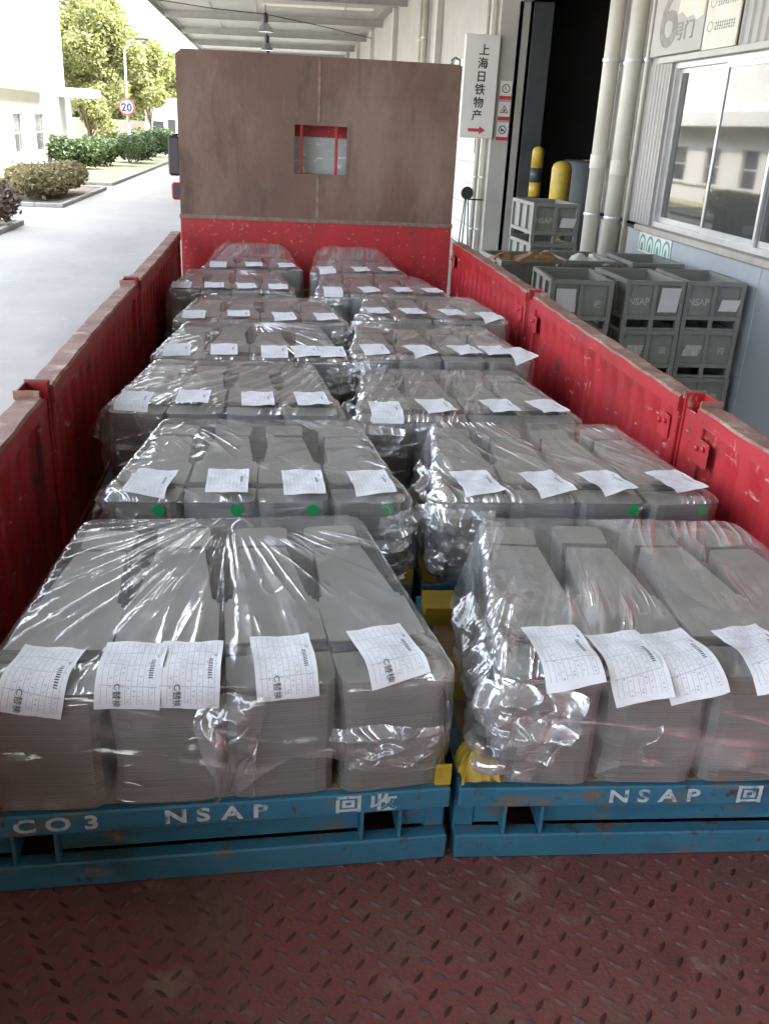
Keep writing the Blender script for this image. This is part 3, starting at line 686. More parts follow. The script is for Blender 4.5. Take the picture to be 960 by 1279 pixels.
crumple('brown_cloth', 2.92, 9.95, ztop-.03, .27, .22, .09, 11, 'cloth', 'crumpled brown cloth lying across a grey steel bin', 'cloth')
crumple('plastic_bag', 3.60, 10.15, ztop-.06, .20, .20, .10, 21, 'bag', 'crumpled white plastic bag in a grey steel bin', 'bag')
crumple('brown_rag', 2.50, 10.1, ztop-.04, .16, .14, .06, 31, 'cloth', 'small brown rag at the corner of a grey bin beside the truck', 'rag')

# ================================================================== truck
TY0, TY1, HW, RH = -3.25, 6.83, 1.20, .70
tr = thing('cargo_truck', (0, 2, G), 'red flatbed truck with corrugated side boards and a brown headboard', 'truck')
def tb(mb, name, mat, parent=tr, smooth=False):
    o = mb.build(name, mat, parent, smooth)
    if parent is tr: o.location = (0, -2, -G)
    return o
deck = tb(MB().box(-HW, HW, TY0, TY1, -.06, 0), 'deck', M['deck'])
# raised lugs of the tread plate
mb = MB(); pit = .047; k = 0
ny, nx_ = int(3.45/(pit*.86)), int(2*HW/pit)
lr = random.Random(3)
for j in range(ny):
    for i in range(nx_):
        x = -HW + .02 + i*pit + (pit/2 if j % 2 else 0); y = TY0 + .02 + j*pit*.86
        a = R(52) if (i + j//2 + j) % 2 else R(-38)
        if y > .12: continue
        ca, sa = math.cos(a), math.sin(a); L, Wd, H = .0185, .0052, .0042
        pts = [(-L, 0, 0), (-L*.35, -Wd, 0), (L*.35, -Wd, 0), (L, 0, 0), (L*.35, Wd, 0), (-L*.35, Wd, 0), (-L*.5, 0, H), (L*.5, 0, H)]
        jx, jy = lr.uniform(-.001, .001), lr.uniform(-.001, .001)
        mb.add([(x + px*ca - py*sa + jx, y + px*sa + py*ca + jy, pz + .0003) for px, py, pz in pts],
               [(0,1,6),(1,2,7,6),(2,3,7),(3,4,7),(4,5,6,7),(5,0,6)])
lo = tb(mb, 'tread_lugs', M['lug'], deck); lo['kind'] = 'stuff'
# side boards
def board(side, y0, y1, seed):
    n = 260; ys_ = np.linspace(y0+.09, y1-.09, n); zs = np.array([.02, .10, .14, .30, .46, .56, .60, .66])
    Yg, Zg = np.meshgrid(ys_, zs)
    ph = ((Yg - y0) / .17) % 1.0
    tri = np.clip((np.abs(ph - .5) - .16)/.12, 0, 1)
    fade = np.clip((Zg - .10)/.04, 0, 1)*np.clip((.60 - Zg)/.04, 0, 1)
    d = .014*tri*fade + .006*(vn(Yg*1.6, Zg*3, 0, seed) - .5) + .004*(vn(Yg*6, Zg*6, 0, seed+5) - .5)
    X = side*(HW - .0 + d)
    mb = MB(); V = np.stack([X, Yg, Zg], -1).reshape(-1, 3).tolist(); nn = len(V)
    V2 = np.stack([X + side*.012, Yg, Zg], -1).reshape(-1, 3).tolist()
    fs = [(j*n+i, j*n+i+1, (j+1)*n+i+1, (j+1)*n+i) for j in range(len(zs)-1) for i in range(n-1)]
    fs += [tuple(nn + q for q in reversed(f)) for f in fs]
    mb.add(V + V2, fs)
    p = tb(mb, 'side_board', M['red'], tr, True)
    bow = lambda y: .018*math.sin(PI*(y-y0)/(y1-y0)) * (1 if seed % 2 else -.6)
    rail = MB(); cs = [(-.022, .64), (-.022, .695), (-.014, .703), (.060, .703), (.066, .696), (.066, .64)]
    m_ = 24; vs = []; fs = []
    for i in range(m_):
        y = y0 + .085 + (y1-y0-.17)*i/(m_-1); dz = .003*math.sin(i*1.7+seed) ; dx = bow(y)
        for a, b in cs: vs.append((side*(HW + a + dx*.6), y, b + dz))
    c = len(cs)
    for i in range(m_-1):
        for q in range(c): fs.append((i*c+q, i*c+(q+1) % c, (i+1)*c+(q+1) % c, (i+1)*c+q))
    fs += [tuple(range(c)), tuple((m_-1)*c + q for q in range(c))]
    rail.add(vs, fs); rail.mi = [1 if (k_ < (m_-1)*c and k_ % c in (1, 2, 3)) else 0 for k_ in range(len(fs))]; rail.build('top_rail', [M['red'], M['rail']], p)
    MB().bbox(*sorted((side*(HW-.012), side*(HW+.05))), y0+.085, y1-.085, .001, .03, .004).build('bottom_rail', M['red'], p)
    for ye in (y0+.085, y1-.135):
        e = MB().bbox(*sorted((side*(HW-.016), side*(HW+.045))), ye, ye+.05, .031, .638, .004).build('end_channel', M['red'], p)
    for ye in ((y0+.16, y1-.20) if side > 0 else ()):
        l = MB(); l.bbox(*sorted((side*(HW-.030), side*(HW-.0165))), ye-.03, ye+.07, .50, .60, .006)
        l.build('latch_plate', M['red'], p)
        MB().lathe([(.010, 0), (.010, .008), (.005, .011)], 10, M=Matrix.Translation((side*(HW-.0305), ye+.045, .565)) @ Matrix.Rotation(-side*PI/2, 4, 'Y')).build('bolt', M['red'], p)
        MB().lathe([(.010, 0), (.010, .008), (.005, .011)], 10, M=Matrix.Translation((side*(HW-.0305), ye-.005, .575)) @ Matrix.Rotation(-side*PI/2, 4, 'Y')).build('bolt', M['red'], p)
yb = [-3.2, -.82, 1.58, 3.97, 6.72]
for side in (-1, 1):
    for k in range(4): board(side, yb[k], yb[k+1], 3 + k + (side > 0)*11)
    for k, y in enumerate(yb[:4]):
        # stake post: open channel standing between two boards
        mb = MB(); xa, xb = side*(HW-.006), side*(HW+.075)
        lo_, hi_ = min(xa, xb), max(xa, xb)
        mb.bbox(lo_, hi_, y-.072, y-.062, -.10, .715, .002); mb.bbox(lo_, hi_, y+.062, y+.072, -.10, .715, .002)
        xo = side*(HW+.068); mb.bbox(min(xo, xo+side*.01), max(xo, xo+side*.01), y-.061, y+.061, -.10, .715, .002)
        xi = side*(HW+.002); mb.bbox(min(xi, xi+side*.008), max(xi, xi+side*.008), y-.061, y+.061, -.10, .66, .002)
        tb(mb, 'stake_post', M['rail'] if False else M['red'])
        mb = MB()
        tb(MB().bbox(lo_-.004, hi_+.004, y-.080, y-.0725, .69, .722, .002), 'post_cap', M['rail']); tb(MB().bbox(lo_-.004, hi_+.004, y+.0725, y+.080, .69, .722, .002), 'post_cap', M['rail'])
# headboard
def hb_part(u, v, holes, name, mat, y0=TY1, y1=TY1+.05): return tb(slab(u, v, holes, y0, y1, 'y'), name, mat)
hb = hb_part([-1.19, -.235, .255, 1.19], [.82, 1.19, 1.615, 2.06], {(1, 1)}, 'headboard', M['board'])
mb = MB().prism([(-1.19, 2.06), (1.19, 2.06), (1.19, 2.115), (1.16, 2.125), (-1.14, 2.125), (-1.19, 2.08)], 0, .05)
mb.v = [(x, TY1 + z, y) for x, y, z in mb.v]; mb.build('top_edge', M['board'], hb)
MB().bbox(-1.195, 1.195, TY1+.001, TY1+.049, .0, .819, .004).build('lower_panel', M['red'], hb)
MB().bbox(-1.2, 1.2, TY1-.008, TY1-.001, .80, .835, .002).build('joint_strip', M['weld'], hb)
MB().bbox(-.022, .002, TY1-.005, TY1-.0005, 1.62, 2.12, .002).build('weld_seam', M['weld'], hb)
MB().bbox(-.022, .002, TY1-.005, TY1-.0005, .836, 1.185, .002).build('weld_seam', M['weld'], hb)
MB().bbox(.28, 1.17, TY1-.004, TY1-.0005, 1.825, 1.845, .001).build('weld_seam', M['board'], hb)
fr = slab([-.235, -.215, .235, .255], [1.19, 1.205, 1.595, 1.615], {(1, 1)}, TY1-.004, TY1+.058, 'y').build('opening_frame', M['board'], hb)
for x in (-.155, .145): MB().bbox(x-.013, x+.013, TY1+.052, TY1+.075, 1.16, 1.66, .003).build('guard_bar', M['red'], hb)
for sx in (-1.12, 1.12): MB().bbox(sx-.03, sx+.03, TY1+.051, TY1+.12, -.05, 2.10, .004).build('back_post', M['red'], hb)
MB().tube([(1.10, TY1+.03, 2.12), (1.10, TY1+.03, 2.16), (1.13, TY1+.03, 2.18), (1.17, TY1+.03, 2.16), (1.17, TY1+.03, 2.12)], .008, 6).build('rope_hook', M['dark'], hb)
# chassis, cab and wheels
tb(MB().bbox(-.45, -.35, TY0+.1, 9.0, -.40, -.061, .01), 'chassis_rail', M['dark'])
tb(MB().bbox(.35, .45, TY0+.1, 9.0, -.40, -.061, .01), 'chassis_rail', M['dark'])
prof = [(7.10, -.75), (9.15, -.75), (9.20, .55), (8.95, 1.75), (8.75, 1.92), (7.20, 1.92), (7.10, 1.85)]
cabm = MB().prism([(y, z) for y, z in prof], -1.12, 1.12); cabm.v = [(z, x, y) for x, y, z in cabm.v]
cab = tb(cabm, 'cab', M['red'])
MB().bbox(-.62, .62, 7.06, 7.098, 1.02, 1.50, .01).build('rear_window', M['cabglass'], cab)
MB().bbox(-.95, .95, 9.06, 9.11, .75, 1.62, .01, M=Matrix.Translation((0, .07, 0))).build('windscreen', M['darkglass'], cab)
for sx in (-1, 1):
    MB().bbox(min(sx*1.121, sx*1.127), max(sx*1.121, sx*1.127), 7.7, 8.75, .75, 1.55, .002).build('side_window', M['darkglass'], cab)
    mx = -1.345 if sx < 0 else 1.17
    mir = tb(MB().bbox(mx-.05, mx+.06, 7.95, 8.02, 1.08, 1.44, .02), 'mirror', M['black'])
    MB().bbox(mx-.04, mx+.05, 7.942, 7.949, 1.10, 1.42, .003).build('mirror_glass', M['dark'], mir)
    MB().tube([(mx, 8.0, 1.44), (sx*1.1, 8.3, 1.50)], .012, 6).build('mirror_arm', M['black'], mir)
    m2 = tb(MB().bbox(mx-.03, mx+.07, 7.95, 8.02, .86, 1.02, .02), 'wide_mirror', M['red'])
    MB().bbox(mx-.02, mx+.06, 7.942, 7.949, .88, 1.00, .003).build('mirror_glass', M['dark'], m2)
wheel_me = None
for (x, y) in ((-1.0, 8.2), (1.0, 8.2), (-1.0, -.6), (1.0, -.6), (-1.0, -1.75), (1.0, -1.75)):
    MM = Matrix.Rotation(PI/2, 4, 'Y')
    wlo = tb(MB().lathe([(.30, -.13), (.46, -.14), (.50, -.10), (.50, .10), (.46, .14), (.30, .13)], 28, M=MM), 'wheel', M['black'])
    wlo.location = (x, y-2, .50)
    MB().lathe([(.05, -.05), (.29, -.08), (.30, -.12), (.30, .12), (.29, .08), (.05, .05)], 20, M=MM).build('rim', M['chrome'], wlo)

# ================================================================== load
ORD = ['first', 'second', 'third', 'fourth', 'fifth', 'sixth', 'seventh']
PH = .21                       # pallet height
TOPZ = .515                    # top of the steel stacks
#  side: (x0, x1, front y, depth, turn, columns)
LOADS = {
 'L': [(-1.00, .00, .00, .84, .045, 4), (-.92, .03, 1.03, .80, .0, 4), (-1.06, -.12, 1.93, .80, -.01, 4), (-.99, -.04, 2.88, .80, .0, 4), (-.98, .04, 3.83, .80, .01, 4), (-1.11, -.25, 4.82, .84, .02, 4), (-.96, -.16, 5.93, .76, .02, 3)],
 'R': [(.10, 1.10, .00, .84, -.035, 4), (.13, 1.08, 1.03, .80, -.01, 4), (-.05, .90, 1.94, .80, .01, 4), (.0, .95, 2.92, .80, .0, 4), (.12, 1.05, 3.90, .80, -.02, 4), (-.10, .86, 4.83, .84, .02, 4), (-.10, .68, 5.86, .82, .02, 3)]}
SIDE = {'L': 'road-side', 'R': 'warehouse-side'}
# label sheets: (x, distance back from the front edge, turn)
SHEETS = {
 'L1': [(-.875, .00, -.22), (-.69, .005, -.08), (-.57, .0, -.06), (-.37, .01, .07), (-.14, .035, .22)],
 'L2': [(-.78, .085, -.16), (-.54, .095, .0), (-.30, .09, .04), (-.08, .09, .12)], 'L3': [(-.95, .07, -.05), (-.72, .11, .0), (-.46, .10, .05), (-.24, .11, .1)],
 'L4': [(-.87, .08, .05), (-.64, .09, .05), (-.39, .08, .03), (-.235, .09, .12), (-.10, .09, .05)], 'L5': [(-.86, .09, .0), (-.60, .12, .05), (-.33, .09, .1), (-.08, .10, .1)],
 'L6': [(-1.02, .09, .0), (-.80, .1, .05), (-.58, .1, .1), (-.36, .1, .0)], 'L7': [(-.83, .08, .0), (-.55, .1, .05), (-.29, .1, .1)],
 'R1': [(.25, .03, .12), (.40, .00, .22), (.52, .005, .27), (.715, .03, .25)],
 'R2': [(.27, .09, .16), (.51, .09, .24), (.72, .10, .30), (.97, .11, .26)], 'R3': [(.07, .06, .0), (.29, .11, .18), (.57, .12, .16), (.78, .12, .22)],
 'R4': [(.12, .09, .1), (.36, .09, .3), (.60, .11, .25), (.76, .11, .15), (.88, .07, .35)], 'R5': [(.24, .12, .12), (.46, .14, .2), (.71, .14, .22), (.93, .08, .3)],
 'R6': [(.02, .06, .0), (.28, .1, .15), (.52, .12, .2), (.74, .12, .15)], 'R7': [(.03, .07, .1), (.31, .1, .1), (.54, .12, .15)]}
def rounded(poly_r):
    """poly with per-corner radius -> smoothed outline"""
    out = []; n = len(poly_r)
    for i in range(n):
        (x, y, r), (xp, yp, _), (xn, yn, _2) = poly_r[i], poly_r[i-1], poly_r[(i+1) % n]
        if r <= 0: out.append((x, y)); continue
        p = Vector((x, y)); a = (Vector((xp, yp)) - p).normalized(); b = (Vector((xn, yn)) - p).normalized()
        for k in range(4):
            q = k/3; out.append(tuple((p + a*r*(1-q)**2 + b*r*q**2)))
    return out
def laminate(plan, z0, z1, nl, seed, fan=0.0):
    mb = MB(); r_ = random.Random(seed); h = (z1-z0)/nl
    cx_ = sum(p[0] for p in plan)/len(plan)
    dx = 0
    for k in range(nl):
        dx += r_.uniform(-.0007, .0007); dy = r_.uniform(-.0008, .0008); dx *= .92
        q = k/(nl-1); lean = fan*math.sin(q*PI*1.2)
        mb.prism([(x + dx + lean, y + dy) for x, y in plan], z0 + k*h + .0003, z0 + (k+1)*h)
    return mb
_cols = {}
def column_meshes(wd, dp, var):
    key = (round(wd, 3), round(dp, 2), var)
    if key in _cols: return _cols[key]
    w2 = wd/2 - .006; s = dp/.84
    f1 = .130*s; g1 = .168*s; nt_ = .36*s; b1 = .675*s; b2 = .705*s; e = .83*s
    n1, n2, n3 = w2*.97, w2*.78, w2*.54
    front = rounded([(-w2, 0, .045), (w2, 0, .045), (w2*.98, f1, .006), (-w2*.98, f1, .006)])
    main = rounded([(-n1, g1, .006), (n1, g1, .006), (n1*.98, nt_, .0), (n1*.90, nt_+.004, .0), (n1*.90, nt_+.02, 0), (n2, nt_+.024, .0), (n3, b1, .004), (-n3, b1, .004), (-n2, nt_+.024, .0), (-n1*.90, nt_+.02, 0), (-n1*.90, nt_+.004, 0), (-n1*.98, nt_, .0)])
    rear = rounded([(-n3*1.05, b2, .005), (n3*1.05, b2, .005), (n3*1.2, e, .03), (-n3*1.2, e, .03)])
    H = TOPZ - PH - .006; r_ = random.Random(var*31 + 5)
    res_ = []
    for nm, pl, top, nl in (('front_block', front, H-.004-r_.uniform(0, .008), 36), ('middle_block', main, H + r_.uniform(-.004, .004), 22), ('rear_block', rear, H - r_.uniform(0, .006), 10)):
        mb = laminate(pl, 0, top, nl, var*7 + len(nm), .008*(var % 2))
        me = bpy.data.meshes.new(nm); me.from_pydata(mb.v, [], mb.f); me.update(); me.materials.append(M['steel']); res_.append((nm, me))
    for a_, b_, hh in ((f1 + .003, g1 - .002, n1), (b1 + .004, b2 - .003, n3*1.1)):  # dark bars set into the two gaps between the blocks
        mb = MB().bbox(-hh, hh, a_, b_, H-.05, H-.003, .002); me = bpy.data.meshes.new('gap_bar'); me.from_pydata(mb.v, [], mb.f); me.update(); me.materials.append(M['dark']); res_.append(('gap_bar', me))
    _cols[key] = res_; return res_

def film_mesh(name, x0, x1, y0, y1, zt, seed, cols, sheets, hi, left_loose, right_loose, radial, hood=0.0):
    """stretch film drawn over a load: rings round the sides, over the top edge and in to the middle"""
    Nu = 330 if hi else 190
    cx_, cyy = (x0+x1)/2, (y0+y1)/2; hx, hy = (x1-x0)/2, (y1-y0)/2; r = .05
    L = [2*(hx-r), 2*(hy-r), 2*(hx-r), 2*(hy-r)]; arc = PI*r/2; tot = sum(L) + 4*arc
    s = np.arange(Nu)/Nu*tot; px = np.zeros(Nu); py = np.zeros(Nu); nx = np.zeros(Nu); ny_ = np.zeros(Nu)
    for i, q in enumerate(s):
        for e in range(4):
            if q < L[e]:
                if e == 0: p = (x0+r+q, y0); n_ = (0, -1)
                if e == 1: p = (x1, y0+r+q); n_ = (1, 0)
                if e == 2: p = (x1-r-q, y1); n_ = (0, 1)
                if e == 3: p = (x0, y1-r-q); n_ = (-1, 0)
                break
            q -= L[e]
            if q < arc:
                a = q/r + (-PI/2 + e*PI/2); c0 = [(x1-r, y0+r), (x1-r, y1-r), (x0+r, y1-r), (x0+r, y0+r)][e]
                n_ = (math.cos(a), math.sin(a)); p = (c0[0]+r*n_[0], c0[1]+r*n_[1]); break
            q -= arc
        px[i], py[i] = p; nx[i], ny_[i] = n_
    rt = .024
    nside = 30 if hi else 16; ntop = 52 if hi else 26
    V = []; UVs = []; SL = []; rings = 0
    back = np.clip((py - y0)/(y1 - y0), 0, 1)
    sd = seed*17
    zb = PH + .012 + .05*vn(s*2.5, 0, 0, sd)*(.25 + vn(s*7, 5, 0, sd))
    if radial: zb = zb + .075*np.clip((.15 - back)/.1, 0, 1)*np.clip((px - cx_)/(hx*.3), 0, 1)*(.5 + .8*vn(s*9, 1, 0, sd))
    loose = np.zeros(Nu)
    if left_loose: loose += left_loose*np.exp(-((px - x0)/.14)**2)*np.exp(-((py - y0)/.30)**2)
    if right_loose: loose += right_loose*np.exp(-((px - x1)/.10)**2)*np.exp(-((py - y0)/.30)**2)
    def lab(X, Y):
        m = np.ones_like(X)
        for (lx, ls, la) in sheets:
            m = np.minimum(m, np.clip(np.maximum(np.abs(X - lx)/.10, np.abs(Y - (y0 + ls))/.14) - .75, 0, .5)*2)
        return m
    gapm = lambda X: np.clip(np.cos((X - x0)/(x1-x0)*cols*2*PI), 0, 1)**3
    for j in range(nside):
        q = j/(nside-1); z = zb + (zt - rt - zb)*q
        d = .0018*ridge(s*1.6 + z*2, z*30, 0, sd, 2) + .004*(vn(s*5, z*5, 1, sd) - .5)
        d = d + loose*(.05*(q**.5)*(1.15-q) + .030*(ridge(s*9, z*11, 2, sd, 2) - .3) + .014*(ridge(s*22, z*24, 5, sd, 2)-.3))
        front = np.clip(-ny_, 0, 1)
        d = d - front*.003*gapm(px)*(1 - .3*q)
        d = d + front*.012*np.clip(ridge(px*5 + z*5, z*6 - px*2, 7, sd, 4) - .5, 0, 1)
        d = d + .004 + .004*(1-q)
        ml = np.ones(Nu)
        for (lx, ls, la) in sheets: ml = np.minimum(ml, np.where(front > .5, np.clip(np.abs(px - lx)/.10 - .75, 0, .5)*2, 1))
        d = np.where(z > zt - .16, np.minimum(d, .003 + d*ml), d)
        ins = .20*back*(.35 + .65*q)
        X = px + nx*d; Y = py + ny_*d
        X = cx_ + (X - cx_)*(1 - ins)
        V.append(np.stack([X, Y, z], -1)); UVs.append(np.stack([z*.42 + .03*np.sin(s*3 + seed), s], -1)); SL.append(np.clip(loose*.9 + .12*np.clip(nx*nx, 0, 1), 0, 1)); rings += 1
    ncorner = 6 if hi else 4
    def topz(X, Y):
        u = (X - x0)/(x1-x0); v = np.clip((Y - y0)/(y1-y0), 0, 1)
        sag = -.004*gapm(X)*np.clip(np.sin(v*PI), 0, 1)
        if radial:
            fx, fy = cx_ + .02, y1 - .02
            ang = np.arctan2(X - fx, fy - Y + .03); rad = np.hypot(X - fx, fy - Y)
            str_ = ridge(ang*9, rad*1.4, 0, sd+1, 5)*np.clip(rad*2.2, 0, 1) + .6*ridge(ang*21, rad*2.2, 4, sd+2, 6)*np.clip(rad*2.2, 0, 1)
            h = .006*str_*vn(X*3, Y*3, 8, sd)*1.6 + .008*v
        else:
            a = -.5 + vn(seed*3.3, 0, 0, 4)*.9; c_ = X*math.cos(a) + Y*math.sin(a); e_ = -X*math.sin(a) + Y*math.cos(a)
            h = .004*ridge(c_*7 + 2*vn(X*2, Y*2, 0, sd), e_*1.8, 0, sd+1, 6)
            h = h + .006*np.clip(ridge(X*4, Y*3, 3, sd+3, 2) - .55, 0, 1)
        h = h + .0015*(vn(X*9, Y*9, 0, sd+6) - .5)
        edge = np.exp(-((X - x0)/.14)**2)*left_loose + np.exp(-((X - x1)/.14)**2)*right_loose
        h = h + edge*(.030*(ridge(X*10, Y*8, 2, sd+8, 2) - .3) + .010*(ridge(X*24, Y*22, 2, sd+9, 2)-.3))*np.clip(1.3 - v, 0, 1)
        m = lab(X, Y)
        droop = -.014*np.clip((np.abs(u - .5) - .34)/.16, 0, 1)**2*(.35 + .65*v)
        return (sag + h)*m + droop + .004*m + .002 + hood*np.clip((v - .25)/.55, 0, 1)**1.2*np.clip((.5 - np.abs(u - .5))/.22, 0, 1)
    def slk(X, Y):
        v = np.clip((Y - y0)/(y1-y0), 0, 1)
        return np.exp(-((X - x0)/.16)**2)*left_loose*np.clip(1.25 - v, 0, 1) + np.exp(-((X - x1)/.09)**2)*right_loose*np.clip(1.25 - v, 0, 1) + .3*np.clip(ridge(X*2.2, Y*2.2, 1, sd+12, 1) - .62, 0, 1)
    def flow(X, Y):
        if radial:
            fx, fy = cx_ + .02, y1 + .05
            rad = np.hypot(X - fx, fy - Y); return np.stack([np.arctan2(X - fx, fy - Y)*.55, rad], -1)
        a = -.9 + vn(seed*3.3, 0, 0, 4)*1.8 + .35*(vn(X*1.7, Y*1.7, 2, sd) - .5)
        return np.stack([X*np.cos(a) + Y*np.sin(a), -X*np.sin(a) + Y*np.cos(a)], -1)
    xs_t = cx_ + (px - cx_)*(1 - .20*back)
    for j in range(ncorner + ntop):
        if j < ncorner:
            a = (j+1)/ncorner*PI/2*.999; d = rt*(1 - math.cos(a)); zz = zt - rt + rt*math.sin(a); qz = math.sin(a)**2
        else:
            q = (j - ncorner + 1)/ntop; d = None; zz = zt; qz = 1
        if d is not None: sx_, sy_ = 1 - d/hx, 1 - d/hy
        else:
            qq = 1 - q**1.0; sx_, sy_ = (1 - rt/hx)*qq, (1 - rt/hy)*qq
        X = cx_ + (xs_t - cx_)*sx_; Y = cyy + (py - cyy)*sy_
        last = V[nside-1]
        extra = (last[:, :2] - np.stack([xs_t, py], -1))*(1-qz)
        V.append(np.stack([X + extra[:, 0], Y + extra[:, 1], zz + topz(X, Y)*qz], -1)); UVs.append(flow(X, Y)); SL.append(np.clip(slk(X, Y), 0, 1)); rings += 1
    V = np.concatenate(V); fs = []
    idx = np.arange(Nu); nxt = (idx + 1) % Nu
    F = np.concatenate([np.stack([k*Nu + idx, k*Nu + nxt, (k+1)*Nu + nxt, (k+1)*Nu + idx], -1) for k in range(rings-1)])
    me = bpy.data.meshes.new(name); me.from_pydata(V.tolist(), [], F.tolist()); me.update(); me.materials.append(M['film'])
    ul = me.uv_layers.new(name='UVMap'); ul.data.foreach_set('uv', np.concatenate(UVs)[F.ravel()].astype(np.float32).ravel())
    at = me.attributes.new('slack', 'FLOAT', 'POINT'); at.data.foreach_set('value', np.concatenate(SL).astype(np.float32))
    me.polygons.foreach_set('use_smooth', [True]*len(me.polygons)); return me

def sheet_mesh(cx_, s0, ang, y0, zt, seed, w_=.132, h_=.182, curl=0.0):
    """paper lying on the film, bending over the front edge of the load"""
    n1, n2 = 9, 15; r = .045; vs = []; fs = []; uv = []; rr = random.Random(seed); k1, k2 = rr.uniform(5, 9), rr.uniform(0, 6)
    def pt(u_, v_, lift=0.0):
        a = (u_-.5)*w_; b = (v_-.5)*h_
        x = cx_ + a*math.cos(ang) - b*math.sin(ang); q = s0 + a*math.sin(ang) + b*math.cos(ang) - r
        wv = .0022*math.sin(u_*k1 + v_*4 + k2) + .0016*math.sin(v_*k1*1.3 + k2*2)
        off = lift + .007 + abs(wv)*1.3 + curl*max(0, .35 - v_)**2*.5 + .004*max(0, abs(u_-.5)*2-.8)
        if q >= 0: return (x, y0 + r + q, zt + off)
        if q > -PI*r/2: t = -q/r; return (x, y0 + r - (r+off)*math.sin(t), zt - r + (r+off)*math.cos(t))
        return (x, y0 - off, zt - r + (q + PI*r/2))
    for j in range(n2):
        for i in range(n1):
            u_, v_ = i/(n1-1), j/(n2-1); vs.append(pt(u_, v_)); uv.append((u_, v_))
    for j in range(n2-1):
        for i in range(n1-1): fs.append((j*n1+i, j*n1+i+1, (j+1)*n1+i+1, (j+1)*n1+i))
    mb = MB(); mb.add(vs, fs); mb.uv = uv; mb.pt = pt; mb.size = (w_, h_); return mb

def loose_film(name, cx_, cy_, cz, wx, hz, depth, seed, parent, face):
    """a crumpled flap of spare film hanging from a corner of the wrap"""
    n, m_ = 46, 46; g = np.linspace(0, 1, n); U, Vv = np.meshgrid(g, g)
    cr = ridge(U*2.5, Vv*2.5, 0, seed, 1) - .5 + .45*(ridge(U*5, Vv*5, 2, seed+1, 1) - .5)
    tap = 1 - .45*Vv**1.5 + .15*(vn(0, Vv*5, 0, seed)-.5)
    X = (U - .5)*wx*tap + .03*(vn(U*4, Vv*4, 4, seed) - .5); Z = -Vv*hz*(1 + .25*(vn(U*4, 0, 0, seed+4) - .5)); Y = -depth*np.sin(np.clip(Vv*1.3, 0, 1)*PI)*.4 - cr*depth*.7
    c, s_ = math.cos(face), math.sin(face)
    vs = np.stack([cx_ + X*c - Y*s_, cy_ + X*s_ + Y*c, cz + Z], -1).reshape(-1, 3).tolist()
    mb = MB(); mb.add(vs, [(j*n+i, j*n+i+1, (j+1)*n+i+1, (j+1)*n+i) for j in range(n-1) for i in range(n-1)])
    mb.uv = np.stack([(U*wx + .5*Vv*hz*np.sin(seed)).ravel(), (Vv*hz).ravel()], -1); o = mb.build(name, M['film'], parent, True); at = o.data.attributes.new('slack', 'FLOAT', 'POINT'); at.data.foreach_set('value', np.full(n*n, .32, np.float32)); return o

